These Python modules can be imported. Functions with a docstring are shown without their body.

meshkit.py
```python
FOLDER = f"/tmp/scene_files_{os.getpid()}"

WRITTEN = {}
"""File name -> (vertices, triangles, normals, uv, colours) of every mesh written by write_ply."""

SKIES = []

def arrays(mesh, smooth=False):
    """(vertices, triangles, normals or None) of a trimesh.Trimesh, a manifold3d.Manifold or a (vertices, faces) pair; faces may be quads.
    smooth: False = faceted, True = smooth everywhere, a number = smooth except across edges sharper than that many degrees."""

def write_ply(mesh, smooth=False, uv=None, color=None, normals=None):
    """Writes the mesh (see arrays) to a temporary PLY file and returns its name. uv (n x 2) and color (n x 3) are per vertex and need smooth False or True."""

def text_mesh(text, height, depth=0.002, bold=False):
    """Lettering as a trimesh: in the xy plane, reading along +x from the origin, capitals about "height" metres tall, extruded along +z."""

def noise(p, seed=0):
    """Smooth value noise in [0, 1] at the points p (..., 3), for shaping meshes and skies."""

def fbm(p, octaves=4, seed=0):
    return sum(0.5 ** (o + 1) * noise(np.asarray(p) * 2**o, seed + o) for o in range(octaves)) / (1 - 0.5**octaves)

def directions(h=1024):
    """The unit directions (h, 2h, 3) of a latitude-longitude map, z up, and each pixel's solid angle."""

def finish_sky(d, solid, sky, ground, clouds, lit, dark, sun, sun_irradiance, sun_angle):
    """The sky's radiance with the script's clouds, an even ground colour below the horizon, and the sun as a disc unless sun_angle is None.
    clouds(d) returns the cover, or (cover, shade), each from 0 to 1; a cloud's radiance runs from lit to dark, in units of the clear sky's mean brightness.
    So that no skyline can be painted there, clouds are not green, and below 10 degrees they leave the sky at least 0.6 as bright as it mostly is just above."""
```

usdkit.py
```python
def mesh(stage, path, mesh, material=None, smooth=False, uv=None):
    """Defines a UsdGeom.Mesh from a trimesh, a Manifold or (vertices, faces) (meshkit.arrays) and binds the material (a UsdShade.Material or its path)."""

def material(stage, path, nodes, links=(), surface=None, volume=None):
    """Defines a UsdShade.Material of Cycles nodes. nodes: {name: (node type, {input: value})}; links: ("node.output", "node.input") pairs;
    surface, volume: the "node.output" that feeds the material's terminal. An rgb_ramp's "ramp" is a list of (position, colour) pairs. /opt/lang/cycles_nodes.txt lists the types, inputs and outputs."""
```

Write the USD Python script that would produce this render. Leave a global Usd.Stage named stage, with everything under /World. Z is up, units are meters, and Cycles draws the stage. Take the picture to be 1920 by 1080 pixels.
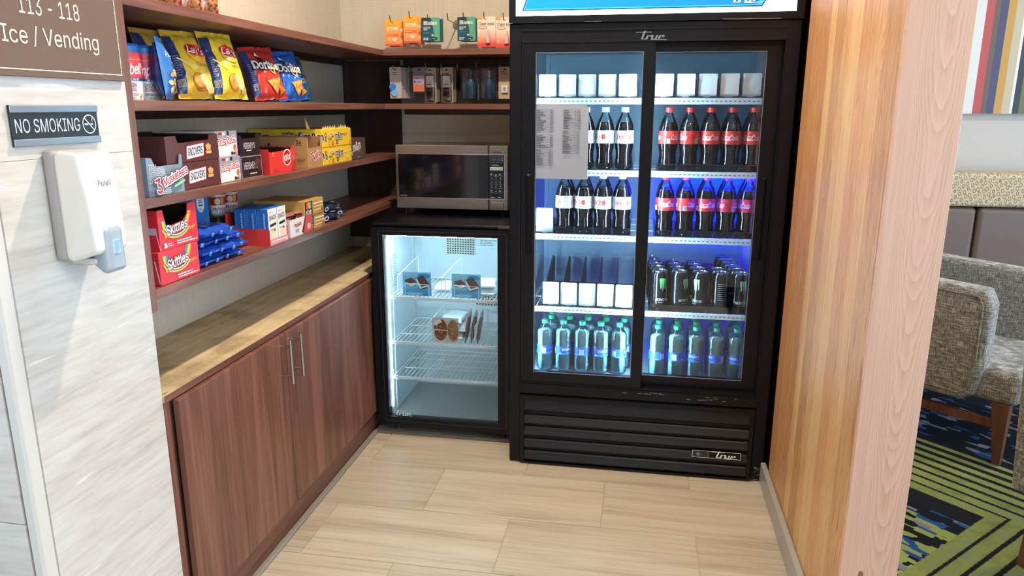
import math, random
import numpy as np, trimesh, usdkit, meshkit
from pxr import Usd, UsdGeom, UsdLux, UsdShade, Gf, Sdf, Vt
from shapely.geometry import Polygon, Point, LineString, box as sbox
from shapely.ops import unary_union
from shapely import affinity

stage = Usd.Stage.CreateInMemory()
UsdGeom.SetStageUpAxis(stage, UsdGeom.Tokens.z)
UsdGeom.SetStageMetersPerUnit(stage, 1.0)
UsdGeom.Xform.Define(stage, '/World')
UsdGeom.Scope.Define(stage, '/World/Looks')
# ------------------------------------------------------------------ camera, light, exposure
YAW, PITCH, ROLL = -0.1711972, 0.2399317, 0.0014536
EYE = (0.48778, -2.76199, 1.42442)
fw = np.array([math.sin(YAW) * math.cos(PITCH), math.cos(YAW) * math.cos(PITCH), -math.sin(PITCH)])
rt = np.array([math.cos(YAW), -math.sin(YAW), 0.0]); up = np.cross(rt, fw)
rt, up = rt * math.cos(ROLL) + up * math.sin(ROLL), -rt * math.sin(ROLL) + up * math.cos(ROLL)
cam = UsdGeom.Camera.Define(stage, '/World/camera')
cam.AddTransformOp().Set(Gf.Matrix4d(*rt, 0, *up, 0, *(-fw), 0, *EYE, 1))
cam.CreateFocalLengthAttr(26.01); cam.CreateHorizontalApertureAttr(36.0)
cam.CreateClippingRangeAttr(Gf.Vec2f(0.05, 100.0))
cam.CreateExposureAttr(-0.42)

def lamp_xf(l, pos, rx=0, ry=0, rz=0):
    l.AddTranslateOp().Set(Gf.Vec3d(*pos)); l.AddRotateXYZOp().Set(Gf.Vec3f(rx, ry, rz))
dome = UsdLux.DomeLight.Define(stage, '/World/daylight')
dome.CreateIntensityAttr(1.85); dome.CreateColorAttr(Gf.Vec3f(0.61, 0.80, 1.0))
CEIL = 2.72
for i, (x, y, s) in enumerate([(0.02, -0.62, 1.12), (1.05, -2.3, 0.42), (-0.2, -2.7, 0.3), (2.6, 0.5, 0.6), (2.6, -1.4, 0.5)]):
    l = UsdLux.DiskLight.Define(stage, f'/World/downlight_lamp_{i:03d}')
    l.CreateRadiusAttr(0.05); l.CreateIntensityAttr(2250.0 * s); l.CreateColorAttr(Gf.Vec3f(1.0, 0.84, 0.66))
    lamp_xf(l, (x, y, CEIL - 0.012))

# ------------------------------------------------------------------ helpers
def C(h):
    h = h.lstrip('#'); v = np.array([int(h[i:i + 2], 16) for i in (0, 2, 4)]) / 255.0
    return tuple(np.where(v <= 0.04045, v / 12.92, ((v + 0.055) / 1.055) ** 2.4))
_names = {}
def numbered(parent, name):
    k = _names.get((parent, name), 0); _names[(parent, name)] = k + 1
    return f'{parent}/{name}' + (f'_{k:03d}' if k else '')
def data(path, label=None, cat=None, group=None, kind=None):
    p = stage.GetPrimAtPath(path)
    for k, v in (('label', label), ('category', cat), ('group', group), ('kind', kind)):
        if v: p.SetCustomDataByKey(k, v)
def xf(path, loc=(0, 0, 0), rz=0.0, rx=0.0, ry=0.0):
    x = UsdGeom.Xformable(stage.GetPrimAtPath(path))
    m = trimesh.transformations.euler_matrix(math.radians(rx), math.radians(ry), math.radians(rz), 'sxyz')
    m[:3, 3] = loc
    x.AddTransformOp().Set(Gf.Matrix4d(*m.T.ravel().tolist()))
def thing(name, label, cat, loc=(0, 0, 0), rz=0.0, group=None, rx=0.0, ry=0.0, kind=None):
    p = numbered('/World', name); UsdGeom.Xform.Define(stage, p); xf(p, loc, rz, rx, ry)
    data(p, label, cat, group, kind); return p
def part(parent, name, mesh, mat, smooth=False, label=None, kind=None):
    if isinstance(mesh, list): mesh = trimesh.util.concatenate(mesh)
    p = numbered(parent, name); usdkit.mesh(stage, p, mesh, mat, smooth=smooth)
    data(p, label=label, kind=kind); return p
def struct(name, mesh, mat, label=None, cat=None, smooth=False):
    p = part('/World', name, mesh, mat, smooth); data(p, label, cat, kind='structure'); return p
def copy(src, label, loc, rz=0.0, group=None, rx=0.0, ry=0.0):
    s = stage.GetPrimAtPath(src); base = src.split('/')[-1]
    if base[-4:-3] == '_' and base[-3:].isdigit(): base = base[:-4]
    p = numbered('/World', base); UsdGeom.Xform.Define(stage, p); q = stage.GetPrimAtPath(p)
    q.GetReferences().AddInternalReference(src); q.SetInstanceable(True)
    m = trimesh.transformations.euler_matrix(math.radians(rx), math.radians(ry), math.radians(rz), 'sxyz'); m[:3, 3] = loc
    x = UsdGeom.Xformable(q); ops = [o for o in x.GetOrderedXformOps()]
    (ops[0] if ops else x.AddTransformOp()).Set(Gf.Matrix4d(*m.T.ravel().tolist()))
    data(p, label, s.GetCustomDataByKey('category'), group or s.GetCustomDataByKey('group')); return p
def setlabel(path, label, group=None): data(path, label, group=group)
cat_ = trimesh.util.concatenate
def bx(x0, x1, y0, y1, z0, z1, c=0.0):
    lo = np.array([x0, y0, z0], float); hi = np.array([x1, y1, z1], float)
    if c <= 0:
        m = trimesh.creation.box(hi - lo); m.apply_translation((lo + hi) / 2); return m
    c = min(c, (hi - lo).min() * 0.45); pts = []
    for s in np.ndindex(2, 2, 2):
        k = np.where(np.array(s) == 1, hi, lo); d = np.where(np.array(s) == 1, -c, c)
        for a in range(3):
            p = k + d; p[a] = k[a]; pts.append(p)
    return trimesh.Trimesh(pts).convex_hull
def cyl(p0, p1, r, n=12): return trimesh.creation.cylinder(radius=r, segment=[p0, p1], sections=n)
def ball(p, r, n=1):
    m = trimesh.creation.icosphere(n, r); m.apply_translation(p); return m
def rod(pts, r, n=8): return cat_([cyl(a, b, r, n) for a, b in zip(pts[:-1], pts[1:])] + [ball(p, r) for p in pts[1:-1]])
def lathe(prof, n=32): return trimesh.creation.revolve(np.array(prof, float), sections=n)
def plate(poly, t, o, U, V):
    """a flat piece of the outline poly, t thick, standing behind its face (o, U, V)"""
    U, V, o = (np.array(a, float) for a in (U, V, o)); N = np.cross(U, V)
    ms = []
    for g in getattr(poly, 'geoms', [poly]):
        m = trimesh.creation.extrude_polygon(g, t, engine='earcut')
        v = m.vertices.copy(); m.vertices = o + v[:, :1] * U + v[:, 1:2] * V + (v[:, 2:] - t) * N; ms.append(m)
    return cat_(ms)
def sphere_hull(pts, rs, n=2): return cat_([ball(p, r, n) for p, r in zip(pts, rs)]).convex_hull
def rbox(x0, x1, y0, y1, z0, z1, r, n=2):
    return sphere_hull([(a, b, c) for a in (x0 + r, x1 - r) for b in (y0 + r, y1 - r) for c in (z0 + r, z1 - r)], [r] * 8, n)

# ------------------------------------------------------------------ materials
_mats = {}
def mat(name, nodes, links=(), surface='p.BSDF'):
    if name not in _mats: _mats[name] = usdkit.material(stage, f'/World/Looks/{name}', nodes, links, surface)
    return _mats[name]
def flat(h, rough=0.5, metal=0.0, coat=0.0, spec=0.5, emit=0.0):
    n = f'paint_{h.lstrip("#")}_{int(rough * 100)}_{int(metal * 100)}_{int(coat * 100)}_{int(spec * 100)}_{int(emit * 10)}'
    d = dict(base_color=C(h), roughness=rough, metallic=metal, coat_weight=coat, specular_ior_level=spec)
    if emit: d.update(emission_color=C(h), emission_strength=emit)
    return mat(n, {'p': ('principled_bsdf', d)})
def vcol(name, rough, coat=0.0, spec=0.5, metal=0.0, emit=0.0):
    nodes = {'a': ('attribute', {'attribute': 'tint'}), 'p': ('principled_bsdf', dict(roughness=rough, coat_weight=coat, specular_ior_level=spec, metallic=metal, emission_strength=emit))}
    links = [('a.color', 'p.base_color')] + ([('a.color', 'p.emission_color')] if emit else [])
    return mat(name, nodes, links)
PRINT = vcol('printed_card', 0.45); FOIL = vcol('printed_foil', 0.24, 0.3); INK = vcol('printed_label', 0.3, 0.0)
LIT = vcol('backlit_panel', 0.3, emit=1.0)
def glassy(name, tint, rough=0.02, ior=1.5, gain=1.0):
    """thin clear sheet: see-through with a Fresnel shine"""
    return mat(name, {'t': ('transparent_bsdf', {'color': tint}), 'g': ('glossy_bsdf', {'color': (1, 1, 1), 'roughness': rough}),
                      'f': ('fresnel', {'IOR': ior}), 'm': ('mix_closure', {})}, [('f.fac', 'm.fac'), ('t.BSDF', 'm.closure1'), ('g.BSDF', 'm.closure2')], 'm.closure')
PANE = glassy('door_pane', (0.93, 0.95, 0.95), 0.01, 1.35)
CLEAR = glassy('clear_plastic', (0.95, 0.97, 0.975), 0.05, 1.5)
PET = glassy('clear_bottle_plastic', (0.94, 0.97, 0.975), 0.05, 1.42)
BLUEPET = glassy('blue_bottle_plastic', (0.75, 0.93, 0.985), 0.06, 1.65)
BLISTER = glassy('blister_plastic', (0.965, 0.965, 0.965), 0.08, 1.4)

def wood(name, cols, axis, scale=1.0, rough=0.38, fine=90.0, dist=1.2, coat=0.0):
    """streaky wood, the grain along axis"""
    s = [14.0 * scale] * 3; s['xyz'.index(axis)] = 0.9 * scale
    f = [fine * scale] * 3; f['xyz'.index(axis)] = 2.5 * scale
    return mat(name, {'g': ('geometry', {}), 'm1': ('mapping', {'scale': s}), 'm2': ('mapping', {'scale': f}),
        'n1': ('noise_texture', {'scale': 1.0, 'detail': 4.0, 'roughness': 0.55, 'distortion': dist}),
        'n2': ('noise_texture', {'scale': 1.0, 'detail': 3.0, 'roughness': 0.6}),
        'mx': ('mix_float', {'fac': 0.38}), 'r': ('rgb_ramp', {'ramp': [(0.3, C(cols[0])), (0.5, C(cols[1])), (0.7, C(cols[2]))]}),
        'b': ('bump', {'strength': 0.12, 'distance': 0.002}), 'p': ('principled_bsdf', {'roughness': rough, 'coat_weight': coat})},
        [('g.position', 'm1.vector'), ('g.position', 'm2.vector'), ('m1.vector', 'n1.vector'), ('m2.vector', 'n2.vector'), ('n1.fac', 'mx.a'), ('n2.fac', 'mx.b'),
         ('mx.result', 'r.fac'), ('r.color', 'p.base_color'), ('n2.fac', 'b.height'), ('b.normal', 'p.normal')])
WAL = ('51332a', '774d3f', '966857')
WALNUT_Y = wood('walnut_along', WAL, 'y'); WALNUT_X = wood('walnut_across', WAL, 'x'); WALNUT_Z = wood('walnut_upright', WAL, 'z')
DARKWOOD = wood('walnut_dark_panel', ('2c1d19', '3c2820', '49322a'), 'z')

# ------------------------------------------------------------------ print: flat coloured shapes and lettering
_txt = {}
def letters(s, bold=True):
    """the outline of a word, capitals 1 high, from x = 0"""
    if (s, bold) not in _txt:
        m = meshkit.text_mesh(s, 1.0, 0.1, bold); v, f = m.vertices, m.faces
        top = f[(m.face_normals[:, 2] > 0.9)]
        g = unary_union([Polygon(v[t][:, :2]).buffer(0.0015) for t in top]).simplify(0.012)
        _txt[(s, bold)] = affinity.translate(g, -g.bounds[0], 0)
    return _txt[(s, bold)]
def strokes(lines, w): return unary_union([LineString(l).buffer(w / 2, cap_style=2, join_style=2) for l in lines])
class Art:
    def __init__(s): s.L = []
    def add(s, g, c):
        if not g.is_empty: s.L.append((g, C(c) if isinstance(c, str) else c))
        return s
    def rect(s, x0, y0, x1, y1, c): return s.add(sbox(x0, y0, x1, y1), c)
    def ell(s, x, y, rx, ry, c, rot=0): return s.add(affinity.rotate(affinity.scale(Point(x, y).buffer(1, 10), rx, ry), rot), c)
    def pg(s, pts, c): return s.add(Polygon(pts), c)
    def line(s, pts, w, c): return s.add(LineString(pts).buffer(w / 2, cap_style=2), c)
    def text(s, t, x, y, h, c, w=None, bold=True, rot=0, shear=0, out=(), clip=None, anchor='c', arch=0.0):
        g = letters(t, bold); b = g.bounds; W = b[2]
        sx = (w / W) if w else h
        g = affinity.scale(g, sx, h, origin=(0, 0))
        g = affinity.translate(g, -W * sx / 2 if anchor == 'c' else 0, -h / 2)
        if shear: g = affinity.skew(g, xs=shear, origin=(0, 0))
        if rot: g = affinity.rotate(g, rot, origin=(0, 0))
        g = affinity.translate(g, x, y)
        for d, oc in out:
            o = g.buffer(d); s.add(o.intersection(clip) if clip is not None else o, oc)
        return s.add(g.intersection(clip) if clip is not None else g, c)
    def greek(s, x0, y0, x1, y1, n, c, seed=0, gap=0.5):
        """rows of tiny unreadable print"""
        r = random.Random(seed); hh = (y1 - y0) / n
        for i in range(n):
            y = y1 - hh * (i + 1); x = x0; e = x0 + (x1 - x0) * r.uniform(0.6, 1.0)
            while x < e:
                w = min(hh * r.uniform(0.8, 2.6), e - x); s.rect(x, y, x + w, y + hh * gap, c); x += w + hh * 0.4
        return s
    def put(s, parent, fn, mat=None, name='printed_design', maxe=None, t0=0.0005, dt=0.00012, label=None):
        V, F, K, n = [], [], [], 0
        if isinstance(fn, tuple):
            o, U, W = (np.array(a, float) for a in fn); N = np.cross(U, W)
            fn = lambda u, v, w: o + u[:, None] * U + v[:, None] * W + w[:, None] * N
        for i, (g, c) in enumerate(s.L):
            for q in getattr(g, 'geoms', [g]):
                if q.geom_type != 'Polygon' or q.area < 1e-9: continue
                v, f = trimesh.creation.triangulate_polygon(q, engine='earcut')
                if len(f) == 0: continue
                v = np.c_[v, np.zeros(len(v))]
                if maxe: v, f = trimesh.remesh.subdivide_to_size(v, f, maxe, max_iter=12)
                V.append(fn(v[:, 0], v[:, 1], np.full(len(v), t0 + dt * i))); F.append(f + n); n += len(v); K.append(np.tile(c, (len(v), 1)))
        V, F, K = np.vstack(V), np.vstack(F), np.vstack(K); used, inv = np.unique(F, return_inverse=True)
        return tinted(parent, name, V[used], inv.reshape(-1, 3), K[used], mat or PRINT, label)
def tinted(parent, name, v, f, k, mat, label=None, smooth=False):
    p = numbered(parent, name)
    m = usdkit.mesh(stage, p, trimesh.Trimesh(v, f, process=False), mat, smooth=smooth)
    UsdGeom.PrimvarsAPI(m).CreatePrimvar('tint', Sdf.ValueTypeNames.Color3fArray, 'vertex').Set(Vt.Vec3fArray.FromNumpy(np.asarray(k, np.float32)))
    data(p, label=label); return p
ORD = ['first', 'second', 'third', 'fourth', 'fifth', 'sixth', 'seventh', 'eighth']
FRONT = lambda d=0.0: ((d, 0, 0), (0, 1, 0), (0, 0, 1))          # the face of a shelf box towards +x
NEAR = lambda D: ((-D, 0, 0), (1, 0, 0), (0, 0, 1))               # its flank towards -y
FACE = ((0, 0, 0), (1, 0, 0), (0, 0, 1))                          # a face towards -y
def true_logo(w):
    """the slanted script of the fridge maker, w wide: polygons"""
    L = [[(0.0, 0.86), (0.52, 0.86)], [(0.3, 1.0), (0.2, 0.1)], [(0.17, 0.12), (0.34, 0.12), (0.4, 0.5)], [(0.4, 0.5), (0.36, 0.12)], [(0.39, 0.45), (0.52, 0.5), (0.5, 0.38)],
         [(0.56, 0.5), (0.53, 0.14), (0.68, 0.14)], [(0.7, 0.5), (0.66, 0.12)], [(0.78, 0.3), (0.92, 0.34), (0.9, 0.5), (0.79, 0.48), (0.76, 0.14)], [(0.5, 0.06), (1.02, 0.06)]]
    g = strokes(L, 0.06); g = affinity.skew(g, xs=0, origin=(0, 0))
    return affinity.scale(g, w, w * 0.3, origin=(0, 0))
# ------------------------------------------------------------------ the setting
def tile_mat(i, cols):
    return mat(f'floor_tile_{i}', {'g': ('geometry', {}), 'm1': ('mapping', {'scale': (0.9, 16, 1), 'location': (i * 3.1, i * 1.7, 0)}), 'm2': ('mapping', {'scale': (3.5, 95, 1), 'location': (i * 1.3, i, 0)}),
        'n1': ('noise_texture', {'scale': 1.0, 'detail': 4, 'roughness': 0.6, 'distortion': 0.6}), 'n2': ('noise_texture', {'scale': 1.0, 'detail': 3}), 'mx': ('mix_float', {'fac': 0.35}),
        'r': ('rgb_ramp', {'ramp': [(0.28, C(cols[0])), (0.48, C(cols[1])), (0.7, C(cols[2]))]}), 'p': ('principled_bsdf', {'roughness': 0.42, 'specular_ior_level': 0.4})},
        [('g.position', 'm1.vector'), ('g.position', 'm2.vector'), ('m1.vector', 'n1.vector'), ('m2.vector', 'n2.vector'), ('n1.fac', 'mx.a'), ('n2.fac', 'mx.b'), ('mx.result', 'r.fac'), ('r.color', 'p.base_color')])
TILES = [tile_mat(0, ('978877', 'b8ab96', 'cabfab')), tile_mat(1, ('9c8d7a', 'bdb09b', 'cdc2af')), tile_mat(2, ('908270', 'b2a590', 'c6baa6'))]
GROUT = flat('b5a791', 0.8)
floor = struct('floor', bx(-3.2, 5.2, -4.4, 2.1, -0.06, -0.003), GROUT, 'pale beige plank-look tile floor of the vending nook', 'floor')
rows = [(0.21, 0.53), (-0.11, 0.21), (-0.433, -0.11), (-0.756, -0.433), (-1.079, -0.756), (-1.402, -1.079), (-1.725, -1.402), (-2.05, -1.725)]
for k, (y0, y1) in enumerate(rows):
    off = 0.079 if k % 2 else -0.244
    lo, hi = -0.656, (1.0 if y0 > -1.1 else 1.5)
    for j in range(-4, 5):
        a, b = max(off + 0.6435 * j, lo), min(off + 0.6435 * (j + 1), hi)
        if b - a > 0.03:
            g = 0.0015
            part(floor, 'floor_tile', bx(a + g, b - g, y0 + g, y1 - g, -0.012, 0.0, 0.001), TILES[(k * 2 + j * 5) % 3])
WALLPAPER = mat('wallpaper', {'g': ('geometry', {}), 'm1': ('mapping', {'scale': (210, 210, 3)}), 'm2': ('mapping', {'scale': (6, 6, 260)}), 'n1': ('noise_texture', {'scale': 1.0, 'detail': 2}), 'n2': ('noise_texture', {'scale': 1.0, 'detail': 2}),
    'mx': ('mix_float', {'fac': 0.4}), 'r': ('rgb_ramp', {'ramp': [(0.3, C('c6bca9')), (0.7, C('d5ccba'))]}), 'p': ('principled_bsdf', {'roughness': 0.75})},
    [('g.position', 'm1.vector'), ('g.position', 'm2.vector'), ('m1.vector', 'n1.vector'), ('m2.vector', 'n2.vector'), ('n1.fac', 'mx.a'), ('n2.fac', 'mx.b'), ('mx.result', 'r.fac'), ('r.color', 'p.base_color')])
struct('wall_left', bx(-1.02, -0.965, -1.24, 0.84, 0, CEIL), WALLPAPER, 'beige woven wallpaper wall behind the snack shelves', 'wall')
struct('wall_back', bx(-0.965, 1.12, 0.80, 0.84, 0, CEIL), WALLPAPER, 'beige woven wallpaper wall behind the microwave and hanging packs', 'wall')
struct('ceiling', bx(-3.2, 5.2, -4.4, 2.1, CEIL, CEIL + 0.05), flat('e6e2da', 0.8), 'plain off-white ceiling', 'ceiling')
struct('wall_rear', bx(-3.2, 1.75, -4.5, -4.4, 0, CEIL), flat('86868c', 0.8), 'plain wall of the lobby behind the photographer', 'wall')
def stone(i, cols):
    return mat(f'stone_{i}', {'g': ('geometry', {}), 'm1': ('mapping', {'rotation': (math.radians(-30), 0, 0), 'scale': (3, 2.6, 24), 'location': (i * 2.0, i * 1.1, i * 0.7)}), 'm2': ('mapping', {'rotation': (math.radians(-27), 0, 0), 'scale': (8, 11, 95), 'location': (i, i, i)}),
        'm3': ('mapping', {'rotation': (math.radians(-33), 0, 0), 'scale': (2, 3.4, 30), 'location': (0, 0.4 * i, i * 0.3)}),
        'n1': ('noise_texture', {'scale': 1.0, 'detail': 5, 'roughness': 0.55, 'distortion': 0.7}), 'n2': ('noise_texture', {'scale': 1.0, 'detail': 3}), 'n3': ('noise_texture', {'scale': 1.0, 'detail': 4, 'roughness': 0.6, 'distortion': 0.4}), 'mx': ('mix_float', {'fac': 0.42}),
        'r': ('rgb_ramp', {'ramp': [(0.3, C(cols[0])), (0.45, C(cols[1])), (0.62, C(cols[2]))]}),
        'v': ('rgb_ramp', {'ramp': [(0.66, (0, 0, 0)), (0.71, (1, 1, 1)), (0.76, (1, 1, 1))]}), 'mv': ('mix_color', {'b': C('f6f4ef')}), 'p': ('principled_bsdf', {'roughness': 0.3, 'specular_ior_level': 0.4})},
        [('g.position', 'm1.vector'), ('g.position', 'm2.vector'), ('g.position', 'm3.vector'), ('m1.vector', 'n1.vector'), ('m2.vector', 'n2.vector'), ('m3.vector', 'n3.vector'), ('n1.fac', 'mx.a'), ('n2.fac', 'mx.b'), ('mx.result', 'r.fac'),
         ('n3.fac', 'v.fac'), ('v.color', 'mv.fac'), ('r.color', 'mv.a'), ('mv.result', 'p.base_color')])
STONES = [stone(1, ('b5aea6', 'c8c3bb', 'd4d1cb')), stone(2, ('b9b1a8', 'cbc5bd', 'd6d3cd'))]
near = struct('wall_front', bx(-3.2, -0.667, -1.63, -1.225, 0, CEIL), flat('8d867d', 0.8), 'pale veined stone wall with room sign and dispenser', 'wall')
for i, (z0, z1) in enumerate([(0.0, 1.3255), (1.3262, 2.71)]):
    part(near, 'stone_slab', bx(-0.68, -0.655, -1.6012, -1.223, z0, z1, 0.0004), STONES[i % 2])
    part(near, 'stone_corner_strip', bx(-0.68, -0.654, -1.638, -1.6016, z0, z1, 0.005), flat('d2cfc9', 0.35))
for i, (z0, z1) in enumerate([(0.0, 0.62), (0.622, 1.24), (1.242, 2.71)]):
    for j in range(3):
        part(near, 'stone_slab', bx(-1.29 - 0.61 * j, -0.683 - 0.61 * j, -1.6375, -1.61, z0, z1, 0.0008), STONES[(i + j) % 2])
struct('baseboard_left', bx(-0.645, -0.6305, -1.22, 0.3, 0, 0.012, 0.003), flat('8a8580', 0.5), 'low grey strip along the foot of the cabinet', 'baseboard')

def oak(i, cols, wave=0.0, s=1.0):
    n = {'g': ('geometry', {}), 'm1': ('mapping', {'scale': (26 * s, 26 * s, 1.1), 'location': (i * 1.7, i * 2.3, i * 0.9)}), 'm2': ('mapping', {'scale': (240, 240, 4), 'location': (i, i, i)}),
         'n1': ('noise_texture', {'scale': 1.0, 'detail': 3, 'roughness': 0.5, 'distortion': 0.8}), 'n2': ('noise_texture', {'scale': 1.0, 'detail': 2}),
         's': ('math', {'math_type': 'multiply', 'value2': 13.0}), 'sn': ('math', {'math_type': 'fraction'}), 'mx': ('mix_float', {'fac': 0.42}),
         'r': ('rgb_ramp', {'ramp': [(0.16, C(cols[0])), (0.42, C(cols[1])), (0.75, C(cols[2]))]}), 'p': ('principled_bsdf', {'roughness': 0.4})}
    return mat(f'oak_{i}', n, [('g.position', 'm1.vector'), ('g.position', 'm2.vector'), ('m1.vector', 'n1.vector'), ('m2.vector', 'n2.vector'), ('n1.fac', 's.value1'), ('s.value', 'sn.value1'),
                               ('sn.value', 'mx.a'), ('n2.fac', 'mx.b'), ('mx.result', 'r.fac'), ('r.color', 'p.base_color')])
OAK = [oak(1, ('a76a42', 'c08a5e', 'cc9a6e')), oak(2, ('b07a48', 'c9975f', 'd6a870')), oak(3, ('8f5f38', 'b98652', 'c99a62')), oak(4, ('bd8f58', 'd2a66c', 'dab47c')), oak(5, ('aa7445', 'c48f5a', 'd1a06a'))]
# flat-sawn board: rings seen as tall arches
OAKEND = mat('oak_end_board', {'g': ('geometry', {}), 'mm': ('mapping', {'location': (-1.098, 1.03, -2.42), 'scale': (1, 1, 1)}), 'm0': ('mapping', {'scale': (15.0, 1, 0.55)}), 'nd': ('noise_texture', {'scale': 3.2, 'detail': 3, 'roughness': 0.5}),
    'nds': ('mix_vector', {'fac': 0.10}), 'x': ('separate_xyz', {}), 'xx': ('math', {'math_type': 'multiply'}), 'zz': ('math', {'math_type': 'multiply', 'value2': -2.3}), 'ad': ('math', {'math_type': 'add'}),
    'nn': ('noise_texture', {'scale': 5.0, 'detail': 4}), 'n3': ('math', {'math_type': 'multiply', 'value2': 0.45}), 'ad2': ('math', {'math_type': 'add'}), 'sc': ('math', {'math_type': 'multiply', 'value2': 11.0}), 'fr': ('math', {'math_type': 'fraction'}),
    'm2': ('mapping', {'scale': (260, 260, 4)}), 'n2': ('noise_texture', {'scale': 1.0, 'detail': 2}), 'mx': ('mix_float', {'fac': 0.6}),
    'r': ('rgb_ramp', {'ramp': [(0.1, C('ae806a')), (0.4, C('c4987f')), (0.8, C('cda68f'))]}), 'p': ('principled_bsdf', {'roughness': 0.42})},
    [('g.position', 'mm.vector'), ('mm.vector', 'm0.vector'), ('m0.vector', 'x.vector'), ('x.x', 'xx.value1'), ('x.x', 'xx.value2'), ('x.z', 'zz.value1'), ('xx.value', 'ad.value1'), ('zz.value', 'ad.value2'),
     ('g.position', 'nn.vector'), ('nn.fac', 'n3.value1'), ('ad.value', 'ad2.value1'), ('n3.value', 'ad2.value2'), ('ad2.value', 'sc.value1'), ('sc.value', 'fr.value1'),
     ('g.position', 'm2.vector'), ('m2.vector', 'n2.vector'), ('fr.value', 'mx.a'), ('n2.fac', 'mx.b'), ('mx.result', 'r.fac'), ('r.color', 'p.base_color')])
right = struct('wall_right', bx(1.032, 1.125, -1.01, 0.84, 0, CEIL), flat('5f3d2c', 0.55), 'partition clad in light oak boards beside the tall fridge', 'wall')
ys = [-0.055, -0.165, -0.275, -0.36, -0.43, -0.53, -0.60, -0.70, -0.80, -0.90, -1.02]
for i, (a, b) in enumerate(zip(ys[:-1], ys[1:])):
    part(right, 'oak_plank', bx(1.014, 1.032, b + 0.0004, a - 0.0004, 0.0, CEIL - 0.005, 0.0012), OAK[[0, 4, 0, 3, 2, 1, 3, 4, 1, 2][i]])
part(right, 'oak_end_board', bx(1.014, 1.145, -1.036, -1.02, 0.0, CEIL - 0.005, 0.0015), OAKEND)
part(right, 'oak_plank', bx(1.125, 1.145, -1.0195, 0.84, 0.0, CEIL - 0.005, 0.001), OAK[1])
part(right, 'knot', plate(affinity.scale(Point(0, 0).buffer(0.011, 8), 0.55, 1.1), 0.0006, (1.062, -1.0365, 0.305), (1, 0, 0), (0, 0, 1)), flat('8a5438', 0.5))
struct('baseboard_right', bx(0.993, 1.0135, -1.036, 0.0, 0, 0.085, 0.004), flat('a39e97', 0.35), 'low grey tile baseboard along the oak partition', 'baseboard')

# ------------------------------------------------------------------ lobby beyond the partition
LOBY = 1.98
struct('wall_lobby', bx(1.145, 5.2, LOBY, 2.06, 0, CEIL), flat('b4afaa', 0.75), 'plain pale grey wall of the lobby behind the bench', 'wall')
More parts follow.
